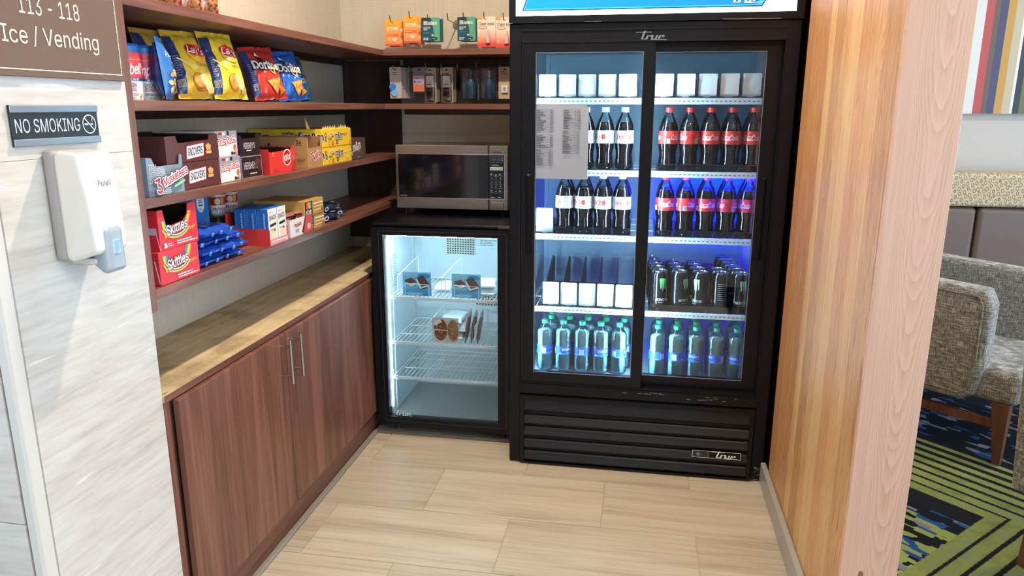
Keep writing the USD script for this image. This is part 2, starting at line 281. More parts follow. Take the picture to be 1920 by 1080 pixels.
# carpet: nested diagonal squares of lime and black, broken by blue and grey dashes
def mth(t, **k): return ('math', dict(math_type=t, **k))
carpet = mat('carpet', {'g': ('geometry', {}), 'ro': ('mapping', {'rotation': (0, 0, math.radians(45))}), 'x': ('separate_xyz', {}),
    'da': mth('subtract', value2=0.932), 'aa': mth('absolute'), 'db': mth('subtract', value2=0.737), 'ab': mth('absolute'), 'mx': mth('maximum'),
    'nz': ('noise_texture', {'scale': 230.0, 'detail': 1}), 'nm': mth('multiply', value2=0.014), 'e': mth('add'), 'm': mth('subtract', value2=0.407),
    's1': mth('multiply', value2=15.8), 'fr': mth('fraction'), 'wd': ('map_range', {'from_min': 0.0, 'from_max': 0.5, 'to_min': 0.86, 'to_max': 0.42, 'clamp': True}), 'st': mth('less_than'),
    'ge0': mth('greater_than', value2=0.0), 'lt5': mth('less_than', value2=0.5), 'isst': mth('multiply'), 'geb': mth('greater_than', value2=0.295), 'far': mth('greater_than', value2=0.25),
    'd1': ('mapping', {'scale': (15, 38, 1)}), 'v1': ('voronoi_texture', {'scale': 1.0, 'metric': 'chebychev'}), 'sx': ('separate_color', {}),
    'in_': ('rgb_ramp', {'interpolate': False, 'ramp': [(0.0, C('17181d')), (0.28, C('8a9450')), (0.5, C('77747a')), (0.64, C('1f4b86')), (0.76, C('17181d')), (0.9, C('8a9450'))]}),
    'ou': ('rgb_ramp', {'interpolate': False, 'ramp': [(0.0, C('14161e')), (0.62, C('6d7078')), (0.74, C('23406c')), (0.82, C('14161e'))]}),
    'lime': ('rgb_ramp', {'ramp': [(0.3, C('6a7240')), (0.5, C('7e874a')), (0.72, C('748060'))]}), 'ln': ('noise_texture', {'scale': 9.0, 'detail': 3}),
    'gb': mth('subtract'), 'k1': ('mix_color', {}), 'k2': ('mix_color', {'b': C('1a1a1d')}), 'k3': ('mix_color', {'a': C('1a1a1d')}), 'k4': ('mix_color', {}),
    'p': ('principled_bsdf', {'roughness': 0.95, 'specular_ior_level': 0.1}), 'bp': ('bump', {'strength': 0.4, 'distance': 0.004})},
    [('g.position', 'ro.vector'), ('ro.vector', 'x.vector'), ('x.x', 'da.value1'), ('da.value', 'aa.value1'), ('x.y', 'db.value1'), ('db.value', 'ab.value1'), ('aa.value', 'mx.value1'), ('ab.value', 'mx.value2'),
     ('g.position', 'nz.vector'), ('nz.fac', 'nm.value1'), ('mx.value', 'e.value1'), ('nm.value', 'e.value2'), ('e.value', 'm.value1'), ('m.value', 's1.value1'), ('s1.value', 'fr.value1'), ('m.value', 'wd.value'), ('fr.value', 'st.value1'), ('wd.result', 'st.value2'),
     ('m.value', 'ge0.value1'), ('m.value', 'lt5.value1'), ('ge0.value', 'isst.value1'), ('lt5.value', 'isst.value2'), ('ab.value', 'geb.value1'), ('m.value', 'far.value1'),
     ('ro.vector', 'd1.vector'), ('d1.vector', 'v1.vector'), ('v1.color', 'sx.color'), ('sx.r', 'in_.fac'), ('sx.r', 'ou.fac'), ('g.position', 'ln.vector'), ('ln.fac', 'lime.fac'),
     ('in_.color', 'k1.a'), ('ou.color', 'k1.b'), ('far.value', 'k1.fac'), ('lime.color', 'k3.b'), ('st.value', 'k3.fac'), ('k1.result', 'k2.a'), ('geb.value', 'gb.value1'), ('far.value', 'gb.value2'), ('gb.value', 'k2.fac'),
     ('k2.result', 'k4.a'), ('k3.result', 'k4.b'), ('isst.value', 'k4.fac'), ('k4.result', 'p.base_color'), ('nz.fac', 'bp.height'), ('bp.normal', 'p.normal')])
struct('floor_carpet', bx(1.146, 5.2, -3.2, LOBY, -0.003, 0.004), carpet, 'lobby carpet patterned with lime, black and blue diagonals', 'carpet')
# banquette
LEATHER = mat('brown_leather', {'g': ('geometry', {}), 'n': ('noise_texture', {'scale': 160.0, 'detail': 2}), 'b': ('bump', {'strength': 0.15, 'distance': 0.002}), 'p': ('principled_bsdf', {'base_color': C('645249'), 'roughness': 0.42})},
              [('g.position', 'n.vector'), ('n.fac', 'b.height'), ('b.normal', 'p.normal')])
LEAFY = mat('scroll_fabric', {'g': ('geometry', {}), 'mp': ('mapping', {'scale': (46, 6, 30), 'rotation': (0, math.radians(28), 0)}), 'v': ('voronoi_texture', {'scale': 1.0, 'randomness': 0.3}),
              'r': ('rgb_ramp', {'ramp': [(0.10, C('b9ab8e')), (0.2, C('c2b497')), (0.27, C('7d6c56')), (0.36, C('85745d')), (0.44, C('c2b497')), (0.62, C('beb094')), (0.7, C('8a7962'))]}), 'p': ('principled_bsdf', {'roughness': 0.85})},
             [('g.position', 'mp.vector'), ('mp.vector', 'v.vector'), ('v.distance', 'r.fac'), ('r.color', 'p.base_color')])
bq = thing('banquette', 'brown leather wall bench with a scroll patterned top band', 'bench', (0, 0, 0))
part(bq, 'base', bx(1.16, 4.4, 1.34, 1.96, 0.006, 0.3, 0.01), flat('2b211c', 0.5))
part(bq, 'seat', rbox(1.16, 4.4, 1.31, 1.94, 0.3, 0.46, 0.03), LEATHER, 40)
for i in range(5):
    x = 1.845 + (i - 1) * 0.5
    part(bq, 'back_panel', rbox(x + 0.003, x + 0.497, 1.72, 1.90, 0.46, 0.886, 0.03), LEATHER, 40)
part(bq, 'top_band', rbox(1.16, 4.4, 1.705, 1.96, 0.889, 1.071, 0.022), LEAFY, 40, 'scroll patterned cream and tan upper band')
# stripe painting
pt = thing('striped_painting', 'tall canvas of coloured vertical stripes on the lobby wall', 'painting', (2.22, LOBY - 0.042, 1.391))
part(pt, 'canvas', bx(0, 1.2, 0, 0.04, 0, 1.05, 0.002), flat('dcd8cf', 0.6))
a = Art(); xs = [0.103, 0.146, 0.174, 0.213, 0.253, 0.295, 0.309, 0.341, 0.40, 0.48, 0.54, 0.63, 0.72, 0.83, 0.9, 1.0, 1.199]
for (x0, x1), c in zip(zip([0.0] + xs[:-1], xs), ['c9c8c2', 'a83f3d', '594a3d', '38365a', 'b0852f', 'b0a488', 'cfcdc8', '1f1f30', '566230', 'c9c8c2', 'a83f3d', '1f1f30', 'b0a488', 'b0852f', '38365a', 'c9c8c2', '566230']): a.rect(x0, 0.001, x1, 1.049, c)
a.put(pt, FACE, PRINT, 'painted_stripes')
# tweed armchairs
TWEED = mat('tweed', {'g': ('texture_coordinate', {}), 'm1': ('mapping', {'scale': (26, 26, 330)}), 'm2': ('mapping', {'scale': (300, 300, 30)}), 'n1': ('noise_texture', {'scale': 1.0, 'detail': 2, 'roughness': 0.7}), 'n2': ('noise_texture', {'scale': 1.0, 'detail': 2, 'roughness': 0.7}),
    'mx': ('mix_float', {'fac': 0.5}), 'r': ('rgb_ramp', {'ramp': [(0.38, C('42403e')), (0.46, C('6a6864')), (0.53, C('85837c')), (0.6, C('b8b6ae'))]}), 'p': ('principled_bsdf', {'roughness': 0.9, 'sheen_weight': 0.2})},
    [('g.object', 'm1.vector'), ('g.object', 'm2.vector'), ('m1.vector', 'n1.vector'), ('m2.vector', 'n2.vector'), ('n1.fac', 'mx.a'), ('n2.fac', 'mx.b'), ('mx.result', 'r.fac'), ('r.color', 'p.base_color')])
CHAIRWOOD = wood('chair_leg_wood', ('46291f', '633d30', '77503f'), 'z')
def armchair(label, loc, rz):
    """front towards +x; the front right leg's tip at the origin's side"""
    t = thing('armchair', label, 'chair', loc, rz, None)
    part(t, 'seat', rbox(-0.58, 0.045, -0.02, 0.56, 0.262, 0.405, 0.035), TWEED, 40)
    for y0, y1 in ((-0.05, 0.045), (0.5, 0.595)):
        prof = Polygon([(-0.66, 0.268), (-0.16, 0.262), (-0.12, 0.29), (-0.098, 0.40), (-0.1, 0.66), (-0.125, 0.71), (-0.60, 0.725), (-0.70, 0.70)]).buffer(0.012, 4)
        m = plate(prof, y1 - y0, (0, y0, 0), (1, 0, 0), (0, 0, 1))
        a = part(t, 'arm', rbox_from(prof, y0, y1), TWEED, 40)
        yy = y0 - 0.0055 if y0 < 0.2 else y1 + 0.0055
        inner = prof.buffer(-0.03)
        part(a, 'piping', rod([(u, yy + (0.003 if y0 < 0.2 else -0.003), v) for u, v in list(inner.simplify(0.004).exterior.coords)], 0.004, 6), TWEED, True)
    part(t, 'backrest', sphere_hull([(-0.62, 0.06, 0.30), (-0.62, 0.49, 0.30), (-0.55, 0.06, 0.42), (-0.55, 0.49, 0.42), (-0.70, 0.02, 0.84), (-0.70, 0.53, 0.84), (-0.62, 0.03, 0.83), (-0.62, 0.52, 0.83)], [0.03] * 8), TWEED, 40)
    def leg(x, y, dx, top):
        v = [(x - 0.035, y - 0.02, top), (x + 0.03, y - 0.02, top), (x + 0.03, y + 0.03, top), (x - 0.035, y + 0.03, top), (x + dx - 0.014, y - 0.012, 0.006), (x + dx + 0.014, y - 0.012, 0.006), (x + dx + 0.014, y + 0.016, 0.006), (x + dx - 0.014, y + 0.016, 0.006)]
        return trimesh.Trimesh(v).convex_hull
    for x, y, dx in ((-0.012, 0.0, 0.012), (-0.012, 0.53, 0.012), (-0.57, 0.0, -0.06), (-0.57, 0.53, -0.06)):
        part(t, 'leg', leg(x, y, dx, 0.268), CHAIRWOOD)
    for y in (0.0, 0.53):
        part(t, 'stretcher', cat_([bx(-0.57, -0.03, y - 0.006, y + 0.016, 0.152, 0.19, 0.002)]), CHAIRWOOD)
    return t
def rbox_from(prof, y0, y1):
    """an upholstered slab: the outline with rounded rims"""
    pts = []
    for k, (d, e) in enumerate(((0.0, 0.016), (-0.006, 0.006), (-0.018, 0.0))):
        q = np.array(prof.buffer(d).exterior.coords)[:-1]
        pts += [(u, y0 + e, v) for u, v in q] + [(u, y1 - e, v) for u, v in q]
    return trimesh.Trimesh(pts).convex_hull
armchair('tweed armchair seen from its flank, in front of the leather bench', (1.972, 0.313, 0.0), -41.4)
armchair('nearer tweed armchair at the right edge of the picture', (2.535, -0.66, 0.0), 24.0)

# ------------------------------------------------------------------ shelves, cabinet, worktop
PX = -0.655
sh = thing('shelving_unit', 'walnut wall shelving turning the corner of the nook', 'shelves')
part(sh, 'upright', bx(-0.965, PX, -1.2225, -1.2, 0.942, 1.668, 0.001), WALNUT_Z)
L = ((1.643, 1.668), (1.414, 1.438), (1.189, 1.213), (0.970, 0.993))
for i, (z0, z1) in enumerate(L):
    e = 0.7995 if i < 2 else 0.7995
    part(sh, 'shelf', bx(-0.964, PX, -1.1995, e, z0, z1, 0.0012), WALNUT_Y)
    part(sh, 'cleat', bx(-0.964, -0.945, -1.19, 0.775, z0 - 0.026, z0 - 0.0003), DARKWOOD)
for z0, z1 in L[:2]:
    part(sh, 'back_shelf', bx(PX + 0.0006, -0.006, 0.49, 0.7995, z0, z1, 0.0012), WALNUT_X)
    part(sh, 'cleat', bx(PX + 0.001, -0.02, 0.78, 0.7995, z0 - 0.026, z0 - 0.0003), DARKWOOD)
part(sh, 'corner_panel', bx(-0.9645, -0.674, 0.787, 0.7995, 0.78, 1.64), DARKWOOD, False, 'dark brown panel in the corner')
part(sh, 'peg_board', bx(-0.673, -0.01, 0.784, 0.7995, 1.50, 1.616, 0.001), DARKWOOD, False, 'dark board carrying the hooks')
cb = thing('base_cabinet', 'low walnut cabinet with two bar-handled doors', 'cabinet')
part(cb, 'side_panel', bx(-0.962, PX, -1.2205, -1.198, 0.0, 0.709, 0.001), WALNUT_Z)
part(cb, 'body', bx(-0.96, PX - 0.004, -1.197, 0.795, 0.07, 0.706), DARKWOOD)
part(cb, 'toe_kick', bx(PX - 0.02, PX, -1.197, 0.79, 0.012, 0.098), WALNUT_Y)
STEEL = flat('b9b4ad', 0.28, 1.0)
for y0, y1, hy in ((-1.188, -0.613, -0.649), (-0.609, 0.245, -0.573)):
    d = part(cb, 'door', bx(PX + 0.001, PX + 0.02, y0, y1, 0.1, 0.706, 0.0015), WALNUT_Z)
    x = PX + 0.055
    part(d, 'handle', [cyl((x, hy, 0.548), (x, hy, 0.698), 0.006, 16)] + [cyl((PX + 0.02, hy, z), (x, hy, z), 0.0045) for z in (0.573, 0.673)], STEEL, 40)
WORK = mat('worktop_board', {'g': ('geometry', {}), 'm1': ('mapping', {'scale': (40, 2.5, 30)}), 'n1': ('noise_texture', {'scale': 1.0, 'detail': 4}), 'n2': ('noise_texture', {'scale': 5.0, 'detail': 5, 'roughness': 0.6}), 'm3': ('mapping', {'scale': (9, 2.2, 9), 'rotation': (0, 0, 0.5)}), 'n3': ('noise_texture', {'scale': 1.6, 'detail': 3, 'distortion': 1.5}),
    'r': ('rgb_ramp', {'ramp': [(0.3, C('bea982')), (0.6, C('d6c199'))]}), 'd': ('rgb_ramp', {'ramp': [(0.35, C('8a7862')), (0.5, (1, 1, 1))]}), 's': ('rgb_ramp', {'ramp': [(0.66, (1, 1, 1)), (0.7, C('9a876c')), (0.76, C('7f6c56'))]}), 'x': ('mix_color', {'blend_type': 'multiply', 'fac': 0.5}), 'x2': ('mix_color', {'blend_type': 'multiply', 'fac': 0.7}), 'p': ('principled_bsdf', {'roughness': 0.6})},
    [('g.position', 'm1.vector'), ('m1.vector', 'n1.vector'), ('n1.fac', 'r.fac'), ('g.position', 'n2.vector'), ('n2.fac', 'd.fac'), ('g.position', 'm3.vector'), ('m3.vector', 'n3.vector'), ('n3.fac', 's.fac'), ('r.color', 'x.a'), ('d.color', 'x.b'), ('x.result', 'x2.a'), ('s.color', 'x2.b'), ('x2.result', 'p.base_color')])
wt = thing('worktop', 'bare pale wood worktop lying on the walnut cabinet', 'worktop')
part(wt, 'board', bx(-0.964, PX + 0.004, -1.2215, 0.796, 0.7095, 0.7275, 0.001), WORK)
part(wt, 'front_edging', bx(PX + 0.0042, PX + 0.0062, -1.2215, 0.796, 0.7095, 0.7272), WALNUT_Y)

# ------------------------------------------------------------------ signs and dispenser on the stone wall
rs = thing('room_sign', 'brown room direction sign with cream lettering and rim', 'sign', (PX, -1.232, 1.478))
part(rs, 'panel', bx(0.0005, 0.011, -0.56, 0, 0, 0.26, 0.001), flat('6f594b', 0.5))
a = Art(); W = -0.012; Bm = 0.012
rim = sbox(-0.55, Bm, W, 0.25).difference(sbox(-0.548, Bm + 0.0022, W - 0.0022, 0.248)); a.add(rim, 'e9dcc4')
a.text('113 - 118', -0.197, 0.1285, 0.031, 'efe6d2', w=0.152, bold=False, out=()).text('Ice / Vending', -0.198, 0.075, 0.031, 'efe6d2', w=0.245, bold=False)
a.put(rs, ((0.011, 0, 0), (0, 1, 0), (0, 0, 1)), flat('e9dcc4', 0.5), 'lettering')
ns = thing('no_smoking_sign', 'small dark NO SMOKING sign with brushed metal strips', 'sign', (PX, -1.555, 1.351))
part(ns, 'backing', bx(0.0004, 0.006, 0, 0.224, 0, 0.0755, 0.001), flat('20262a', 0.4))
part(ns, 'metal_strip', bx(0.006, 0.0085, -0.001, 0.225, 0.0, 0.0135, 0.001), flat('8f9aa2', 0.35, 0.6)); part(ns, 'metal_strip', bx(0.006, 0.0085, -0.001, 0.225, 0.062, 0.0755, 0.001), flat('8f9aa2', 0.35, 0.6))
a = Art().text('NO SMOKING', 0.0885, 0.0377, 0.025, 'c9d3da', w=0.163, bold=False)
ring = Point(0.197, 0.0377).buffer(0.0195).difference(Point(0.197, 0.0377).buffer(0.017)); a.add(ring, 'c9d3da')
a.add(affinity.rotate(sbox(0.179, 0.0365, 0.215, 0.039), -45, origin=(0.197, 0.0377)), 'c9d3da').add(affinity.rotate(sbox(0.183, 0.0358, 0.207, 0.0396), 0).difference(affinity.rotate(sbox(0.178, 0.0350, 0.216, 0.0404), -45, origin=(0.197, 0.0377))), 'c9d3da')
a.line([(0.206, 0.042), (0.204, 0.046), (0.207, 0.048), (0.204, 0.051)], 0.0014, 'c9d3da')
a.put(ns, ((0.006, 0, 0), (0, 1, 0), (0, 0, 1)), PRINT, 'lettering')
WHITE = flat('e6e4df', 0.22, coat=0.3); GREYP = flat('a6a3a2', 0.4)
dp = thing('soap_dispenser', 'white wall-mounted hand sanitizer dispenser with grey push lever', 'dispenser', (PX, -1.445, 1.12))
part(dp, 'back_plate', rbox(0.0, 0.03, -0.05, 0.052, 0.002, 0.222, 0.012), GREYP, 40)
cv = sphere_hull([(0.036, s * 0.037, z) for s in (-1, 1) for z in (0.016, 0.208)] + [(0.07, -0.036, 0.204), (0.07, 0.037, 0.204), (0.082, -0.030, 0.03), (0.082, 0.037, 0.03), (0.079, -0.034, 0.12), (0.079, 0.037, 0.12)], [0.013] * 10)
part(dp, 'cover', cv, WHITE, 50)
lv = sphere_hull([(0.088, -0.012, 0.058), (0.088, 0.018, 0.058), (0.088, -0.015, -0.012), (0.088, 0.021, -0.012), (0.075, -0.012, 0.05), (0.075, 0.018, 0.05), (0.07, -0.012, 0.0), (0.07, 0.018, 0.0)], [0.012] * 8)
lv = part(dp, 'push_lever', lv, flat('9fabb5', 0.25, coat=0.2), 50, 'grey push lever')
part(lv, 'sight_window', sphere_hull([(0.0965, -0.003, 0.04), (0.0965, 0.010, 0.04), (0.0965, -0.003, 0.016), (0.0965, 0.010, 0.016)], [0.0055] * 4), flat('9cc0da', 0.05, coat=1.0), 50)
part(dp, 'nozzle', [cyl((0.05, -0.005, -0.008), (0.05, -0.005, 0.01), 0.012, 16), bx(0.02, 0.075, -0.03, 0.03, -0.004, 0.008, 0.002)], flat('cfcdc9', 0.3), 40)
Art().text('Purell', 0.0, 0.0, 0.0115, '3f4347', w=0.036, bold=False).put(dp, ((0.0915, 0.002, 0.157), (0, 1, 0), (-0.03, 0, 1)), PRINT, 'lettering')

# ------------------------------------------------------------------ microwave
mw = thing('microwave', 'stainless microwave oven standing on the small fridge', 'microwave', (-0.581, 0.40, 0.9702))
MWW, MWH = 0.505, 0.293
SS = mat('brushed_steel', {'g': ('geometry', {}), 'm': ('mapping', {'scale': (3, 3, 900)}), 'n': ('noise_texture', {'scale': 1.0, 'detail': 2}), 'r': ('map_range', {'to_min': 0.22, 'to_max': 0.42}), 'p': ('principled_bsdf', {'base_color': C('b3a79c'), 'metallic': 1.0, 'anisotropic': 0.5})},
         [('g.position', 'm.vector'), ('m.vector', 'n.vector'), ('n.fac', 'r.value'), ('r.result', 'p.roughness')])
BLK = flat('0b0c10', 0.12, coat=0.5)
part(mw, 'housing', bx(0.004, MWW - 0.004, 0.018, 0.36, 0.014, MWH - 0.003, 0.004), SS)
part(mw, 'door', [bx(0, 0.418, 0, 0.018, 0.0145, MWH, 0.003)], SS)
part(mw, 'control_panel', bx(0.42, MWW, 0, 0.018, 0.0145, MWH, 0.003), SS, False, 'steel control panel')
part(mw, 'window', bx(0.014, 0.4185, -0.0025, 0.001, 0.066, 0.253, 0.001), BLK, False, 'dark glass door window')
part(mw, 'window_trim', plate(sbox(0.0105, 0.0625, 0.4905, 0.2565).difference(sbox(0.0138, 0.0658, 0.4872, 0.2532)), 0.003, (0, -0.0028, 0), (1, 0, 0), (0, 0, 1)), flat('d8d2c8', 0.2, 1.0))
cp = part(mw, 'keypad', bx(0.4195, 0.487, -0.0025, 0.001, 0.066, 0.253, 0.001), BLK, False, 'black keypad')
a = Art(); kx = [0.426, 0.4453, 0.4646]; W_ = 0.0165
a.rect(0.425, 0.222, 0.483, 0.2475, '6f7a86').rect(0.4262, 0.2232, 0.4818, 0.2463, '11151c').rect(0.433, 0.228, 0.452, 0.242, '3c4654').rect(0.456, 0.228, 0.471, 0.242, '2c3c5c').rect(0.474, 0.232, 0.481, 0.2335, 'b7bcc4').rect(0.474, 0.239, 0.481, 0.2405, 'b7bcc4')
a.greek(0.434, 0.2095, 0.476, 0.2135, 1, 'c3c8cf', 3)
for i, x in enumerate(kx):
    a.rect(x, 0.189, x + 0.018, 0.203, 'c9ccd1').greek(x + 0.003, 0.193, x + 0.016, 0.199, 2, '3a3d44', i)
    dz = -0.004 if i == 1 else 0
    for r in range(5):
        z = 0.168 + dz - r * 0.0178
        a.line([(x, z - 0.002), (x + W_, z - 0.002)], 0.001, '9aa0a8')
        if r == 0 or (r == 4 and i != 1): a.greek(x + 0.002, z + 0.001, x + 0.014, z + 0.009, 3, 'b5bac2', 7 + r + i)
        else: a.text(str(3 * (r - 1) + i + 1) if r < 4 else '0', x + 0.008, z + 0.0065, 0.0058, 'd5d9df', bold=False)
a.greek(0.43, 0.072, 0.452, 0.0765, 1, 'b5bac2', 5).greek(0.462, 0.072, 0.477, 0.0765, 1, 'b5bac2', 6)
a.put(cp, ((0, -0.0025, 0), (1, 0, 0), (0, 0, 1)), PRINT, 'key_legends')
Art().text('Panasonic', 0.4545, 0.2665, 0.0068, '17181b', w=0.042).put(mw, FACE, PRINT, 'lettering')
Art().greek(0.018, 0.072, 0.05, 0.0765, 1, 'aeb4bc', 2).put(mw, ((0, -0.0026, 0), (1, 0, 0), (0, 0, 1)), PRINT, 'lettering')
part(mw, 'open_button', bx(0.428, 0.485, -0.003, 0.004, 0.025, 0.05, 0.002), SS)
for x, y in ((0.03, 0.04), (0.475, 0.04), (0.03, 0.33), (0.475, 0.33)): part(mw, 'foot', cyl((x, y, -0.0135), (x, y, 0.0145), 0.012), flat('141416', 0.6))
# ------------------------------------------------------------------ snack cartons and bags on the shelves
S2, S3, S4, S1 = 1.4382, 1.2132, 0.9932, 1.6682
def carton(name, label, cat, loc, w, d, h, col, front=None, side=None, rz=0.0, group=None, open_=None, inner='3a2218', mat_=PRINT, backh=None, sideh=None):
    """card box; open_ = list of (y, z) of the cut front edge from left to right for a display tray without a lid"""
    t = thing(name, label, cat, loc, rz, group); m = flat(col, 0.42); k = 0.0025
    if open_ is None:
        part(t, 'box', bx(-d, 0, 0, w, 0, h, 0.0015), m)
    else:
        im = flat(inner, 0.6); bh, sh_ = backh or h, sideh or h
        part(t, 'front_wall', plate(Polygon([(0, 0), (w, 0)] + open_[::-1]), k, *FRONT()), m)
        part(t, 'side_wall', bx(-d, -k, 0, k, 0, sh_), m); part(t, 'side_wall', bx(-d, -k, w - k, w, 0, sh_), m)
        part(t, 'back_wall', bx(-d, -d + k, k, w - k, 0, bh), m); part(t, 'base', bx(-d + k, -k, k, w - k, 0.0002, k), m)
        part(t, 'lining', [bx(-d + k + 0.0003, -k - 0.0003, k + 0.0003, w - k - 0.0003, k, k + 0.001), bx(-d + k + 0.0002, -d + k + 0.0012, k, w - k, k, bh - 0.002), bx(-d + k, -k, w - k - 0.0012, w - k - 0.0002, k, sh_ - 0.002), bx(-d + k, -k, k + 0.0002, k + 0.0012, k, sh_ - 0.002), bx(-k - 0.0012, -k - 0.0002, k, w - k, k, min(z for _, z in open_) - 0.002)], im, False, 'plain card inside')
    if front: front.put(t, FRONT(), mat_, 'front_print')
    if side: side.put(t, NEAR(d), mat_, 'side_print')
    return t
# three-name bar tray, grey blue
a = Art(); w, h = 0.142, 0.093; cut = [(0, h), (0.021, 0.091), (0.032, 0.07), (0.128, 0.07), (0.134, h), (w, h)]; clip = Polygon([(0, 0), (w, 0)] + cut[::-1])
for i in range(16):
    for j in range(11):
        x, z = 0.008 + i * 0.0042 + (j % 2) * 0.0021, 0.032 + j * 0.0043
        if z > 0.03 + i * 0.0012 and clip.buffer(-0.002).contains(Point(x, z)) and i + j * 0.4 < 13: a.ell(x, z, 0.0015, 0.0015, 'e9eef2')
for i in range(9):
    for j in range(4): a.ell(0.028 + i * 0.004 + (j % 2) * 0.002, 0.005 + j * 0.004, 0.0013, 0.0013, 'e9eef2')
ol = ((0.0045, '1c2b5c'), (0.0026, 'f1f1f1'))
a.text('3', 0.018, 0.025, 0.034, 'b8202c', w=0.022, rot=14, out=((0.004, '1c2b5c'), (0.0024, 'f1f1f1')), clip=clip).text('Musketeers', 0.086, 0.045, 0.0205, 'b8202c', w=0.102, rot=15, out=ol, clip=clip).line([(0.078, 0.019), (0.122, 0.031)], 0.006, '8ed08c')
carton('candy_tray', 'grey-blue open candy tray with a big red numeral, front left on the third shelf', 'candy box', (-0.668, -1.1655, S3), w, 0.2, h, '8496a5', a, None, 0.0, None, cut, '8a6844', backh=0.095)
def snick(w, h, clip=None, y0=0.055, z0=0.028):
    a = Art(); q = lambda d: Polygon([(y0 - d, z0 - 0.004 - d), (y0 + 0.074 + d, z0 + 0.002 - d), (y0 + 0.078 + d, z0 + 0.032 + d), (y0 + 0.004 - d, z0 + 0.026 + d)])
    a.add(q(0.0042), '9c2730').add(q(0.0012), 'eeeaf0').text('SNICKERS', y0 + 0.039, z0 + 0.0142, 0.0185, '191c2e', w=0.066, rot=4, shear=8)
    x, z = y0 + 0.1, z0 + 0.016
    a.pg([(x - 0.013, z - 0.012), (x + 0.013, z - 0.012), (x + 0.012, z + 0.008), (x - 0.012, z + 0.008)], '7a3c28').rect(x - 0.013, z - 0.012, x + 0.013, z - 0.004, 'd2a877').rect(x - 0.012, z - 0.002, x + 0.012, z + 0.003, 'b4682e')
    for dx, dz in ((-0.008, 0.008), (0, 0.011), (0.008, 0.007), (0.004, 0.002), (-0.005, 0.002)): a.ell(x + dx, z + dz, 0.0042, 0.0055, 'd9a860')
    return a
BR = '5b3434'
carton('candy_carton', 'lower of two stacked dark brown nougat bar cartons', 'candy box', (-0.676, -1.075, S3), 0.237, 0.2, 0.071, BR, snick(0.24, 0.071, y0=0.088, z0=0.02))
cut = [(0, 0.067), (0.045, 0.0675), (0.052, 0.049), (0.193, 0.053), (0.195, 0.066), (0.237, 0.066)]
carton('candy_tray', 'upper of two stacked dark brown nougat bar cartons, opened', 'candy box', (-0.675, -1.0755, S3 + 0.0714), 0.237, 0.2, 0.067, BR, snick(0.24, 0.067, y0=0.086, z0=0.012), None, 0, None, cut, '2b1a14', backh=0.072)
a = Art(); a.rect(0.004, 0.045, 0.02, 0.12, '8a2230')
for dx, dz in ((0.04, 0.105), (0.055, 0.112), (0.07, 0.106), (0.05, 0.095), (0.066, 0.094)): a.ell(dx, dz, 0.008, 0.010, 'b07a4c')
a.rect(0.035, 0.072, 0.078, 0.086, 'b98b5c').rect(0.036, 0.087, 0.077, 0.091, '8c3a26')
carton('candy_carton', 'dark brown carton with a nut picture, standing against the wall behind the grey-blue tray', 'candy box', (-0.882, -1.12, S3), 0.2, 0.08, 0.152, '3a2420', a)
def babyr():
    w, h = 0.108, 0.0715; a = Art(); a.rect(0, 0.036, w, h, '8f959d').rect(0.004, 0.004, w - 0.004, 0.036, 'f0efea').rect(0.03, 0.060, 0.045, 0.068, 'f2f0ea').rect(0.055, 0.060, 0.066, 0.071, '2b2a33').rect(0.012, 0.062, 0.03, 0.068, 'b3242e')
    a.text('BabyRuth', 0.052, 0.0445, 0.015, 'f4f1ee', w=0.096, rot=5, out=((0.0036, 'f4f1ee'), (0.0024, 'b3242e')))
    a.ell(0.092, 0.024, 0.008, 0.010, 'b9683c').ell(0.099, 0.017, 0.007, 0.008, 'dfa878').ell(0.075, 0.009, 0.006, 0.005, '43281f').ell(0.087, 0.008, 0.006, 0.004, '6b3d2a').ell(0.1, 0.006, 0.005, 0.004, 'c98d55'); return a
for k, (nm, dy) in enumerate((('lower', 0.0), ('upper', -0.004))):
    t = carton('candy_carton', f'{nm} of two stacked white and grey nougat roll cartons with a blue end', 'candy box', (-0.679 - k * 0.002, -0.832 + dy, S3 + k * 0.072), 0.108, 0.16, 0.0715, 'd9d8d6', babyr())
    part(t, 'blue_end', bx(-0.16, 0.0006, 0.1082, 0.1105, 0, 0.0715), flat('27389a', 0.4))
def hersh(up):
    w, h = 0.122, 0.066; a = Art()
    a.rect(0.014, 0.020, 0.102, 0.052, '2f1f20').text("HERSHEY'S", 0.058, 0.037 if not up else 0.03, 0.020 if not up else 0.017, 'b9b4b8', w=0.082 if not up else 0.066)
    a.rect(0.05, 0.011, 0.092, 0.0145, 'c9c4c6') if not up else a.rect(0.04, 0.014, 0.07, 0.017, 'c9c4c6')
    if not up: a.ell(0.098, 0.044, 0.016, 0.012, '5a3a33').ell(0.104, 0.03, 0.01, 0.012, '4a2e2a')
    return a
t = carton('candy_carton', 'lower of two stacked near-black chocolate bar cartons', 'candy box', (-0.688, -0.705, S3), 0.124, 0.15, 0.066, '33221f', hersh(False))
part(t, 'silver_edge', plate(sbox(0, 0, 0.124, 0.066).difference(sbox(0.004, 0.002, 0.1215, 0.063)), 0.0005, *FRONT(0.0006)), flat('8f8f9c', 0.4))
carton('candy_tray', 'upper of two stacked near-black chocolate bar cartons, front torn open', 'candy box', (-0.69, -0.703, S3 + 0.0664), 0.122, 0.15, 0.066, '2d2022', hersh(True), None, 0, None, [(0, 0.06), (0.012, 0.062), (0.024, 0.043), (0.096, 0.045), (0.104, 0.062), (0.122, 0.064)], '1d1412', backh=0.069)
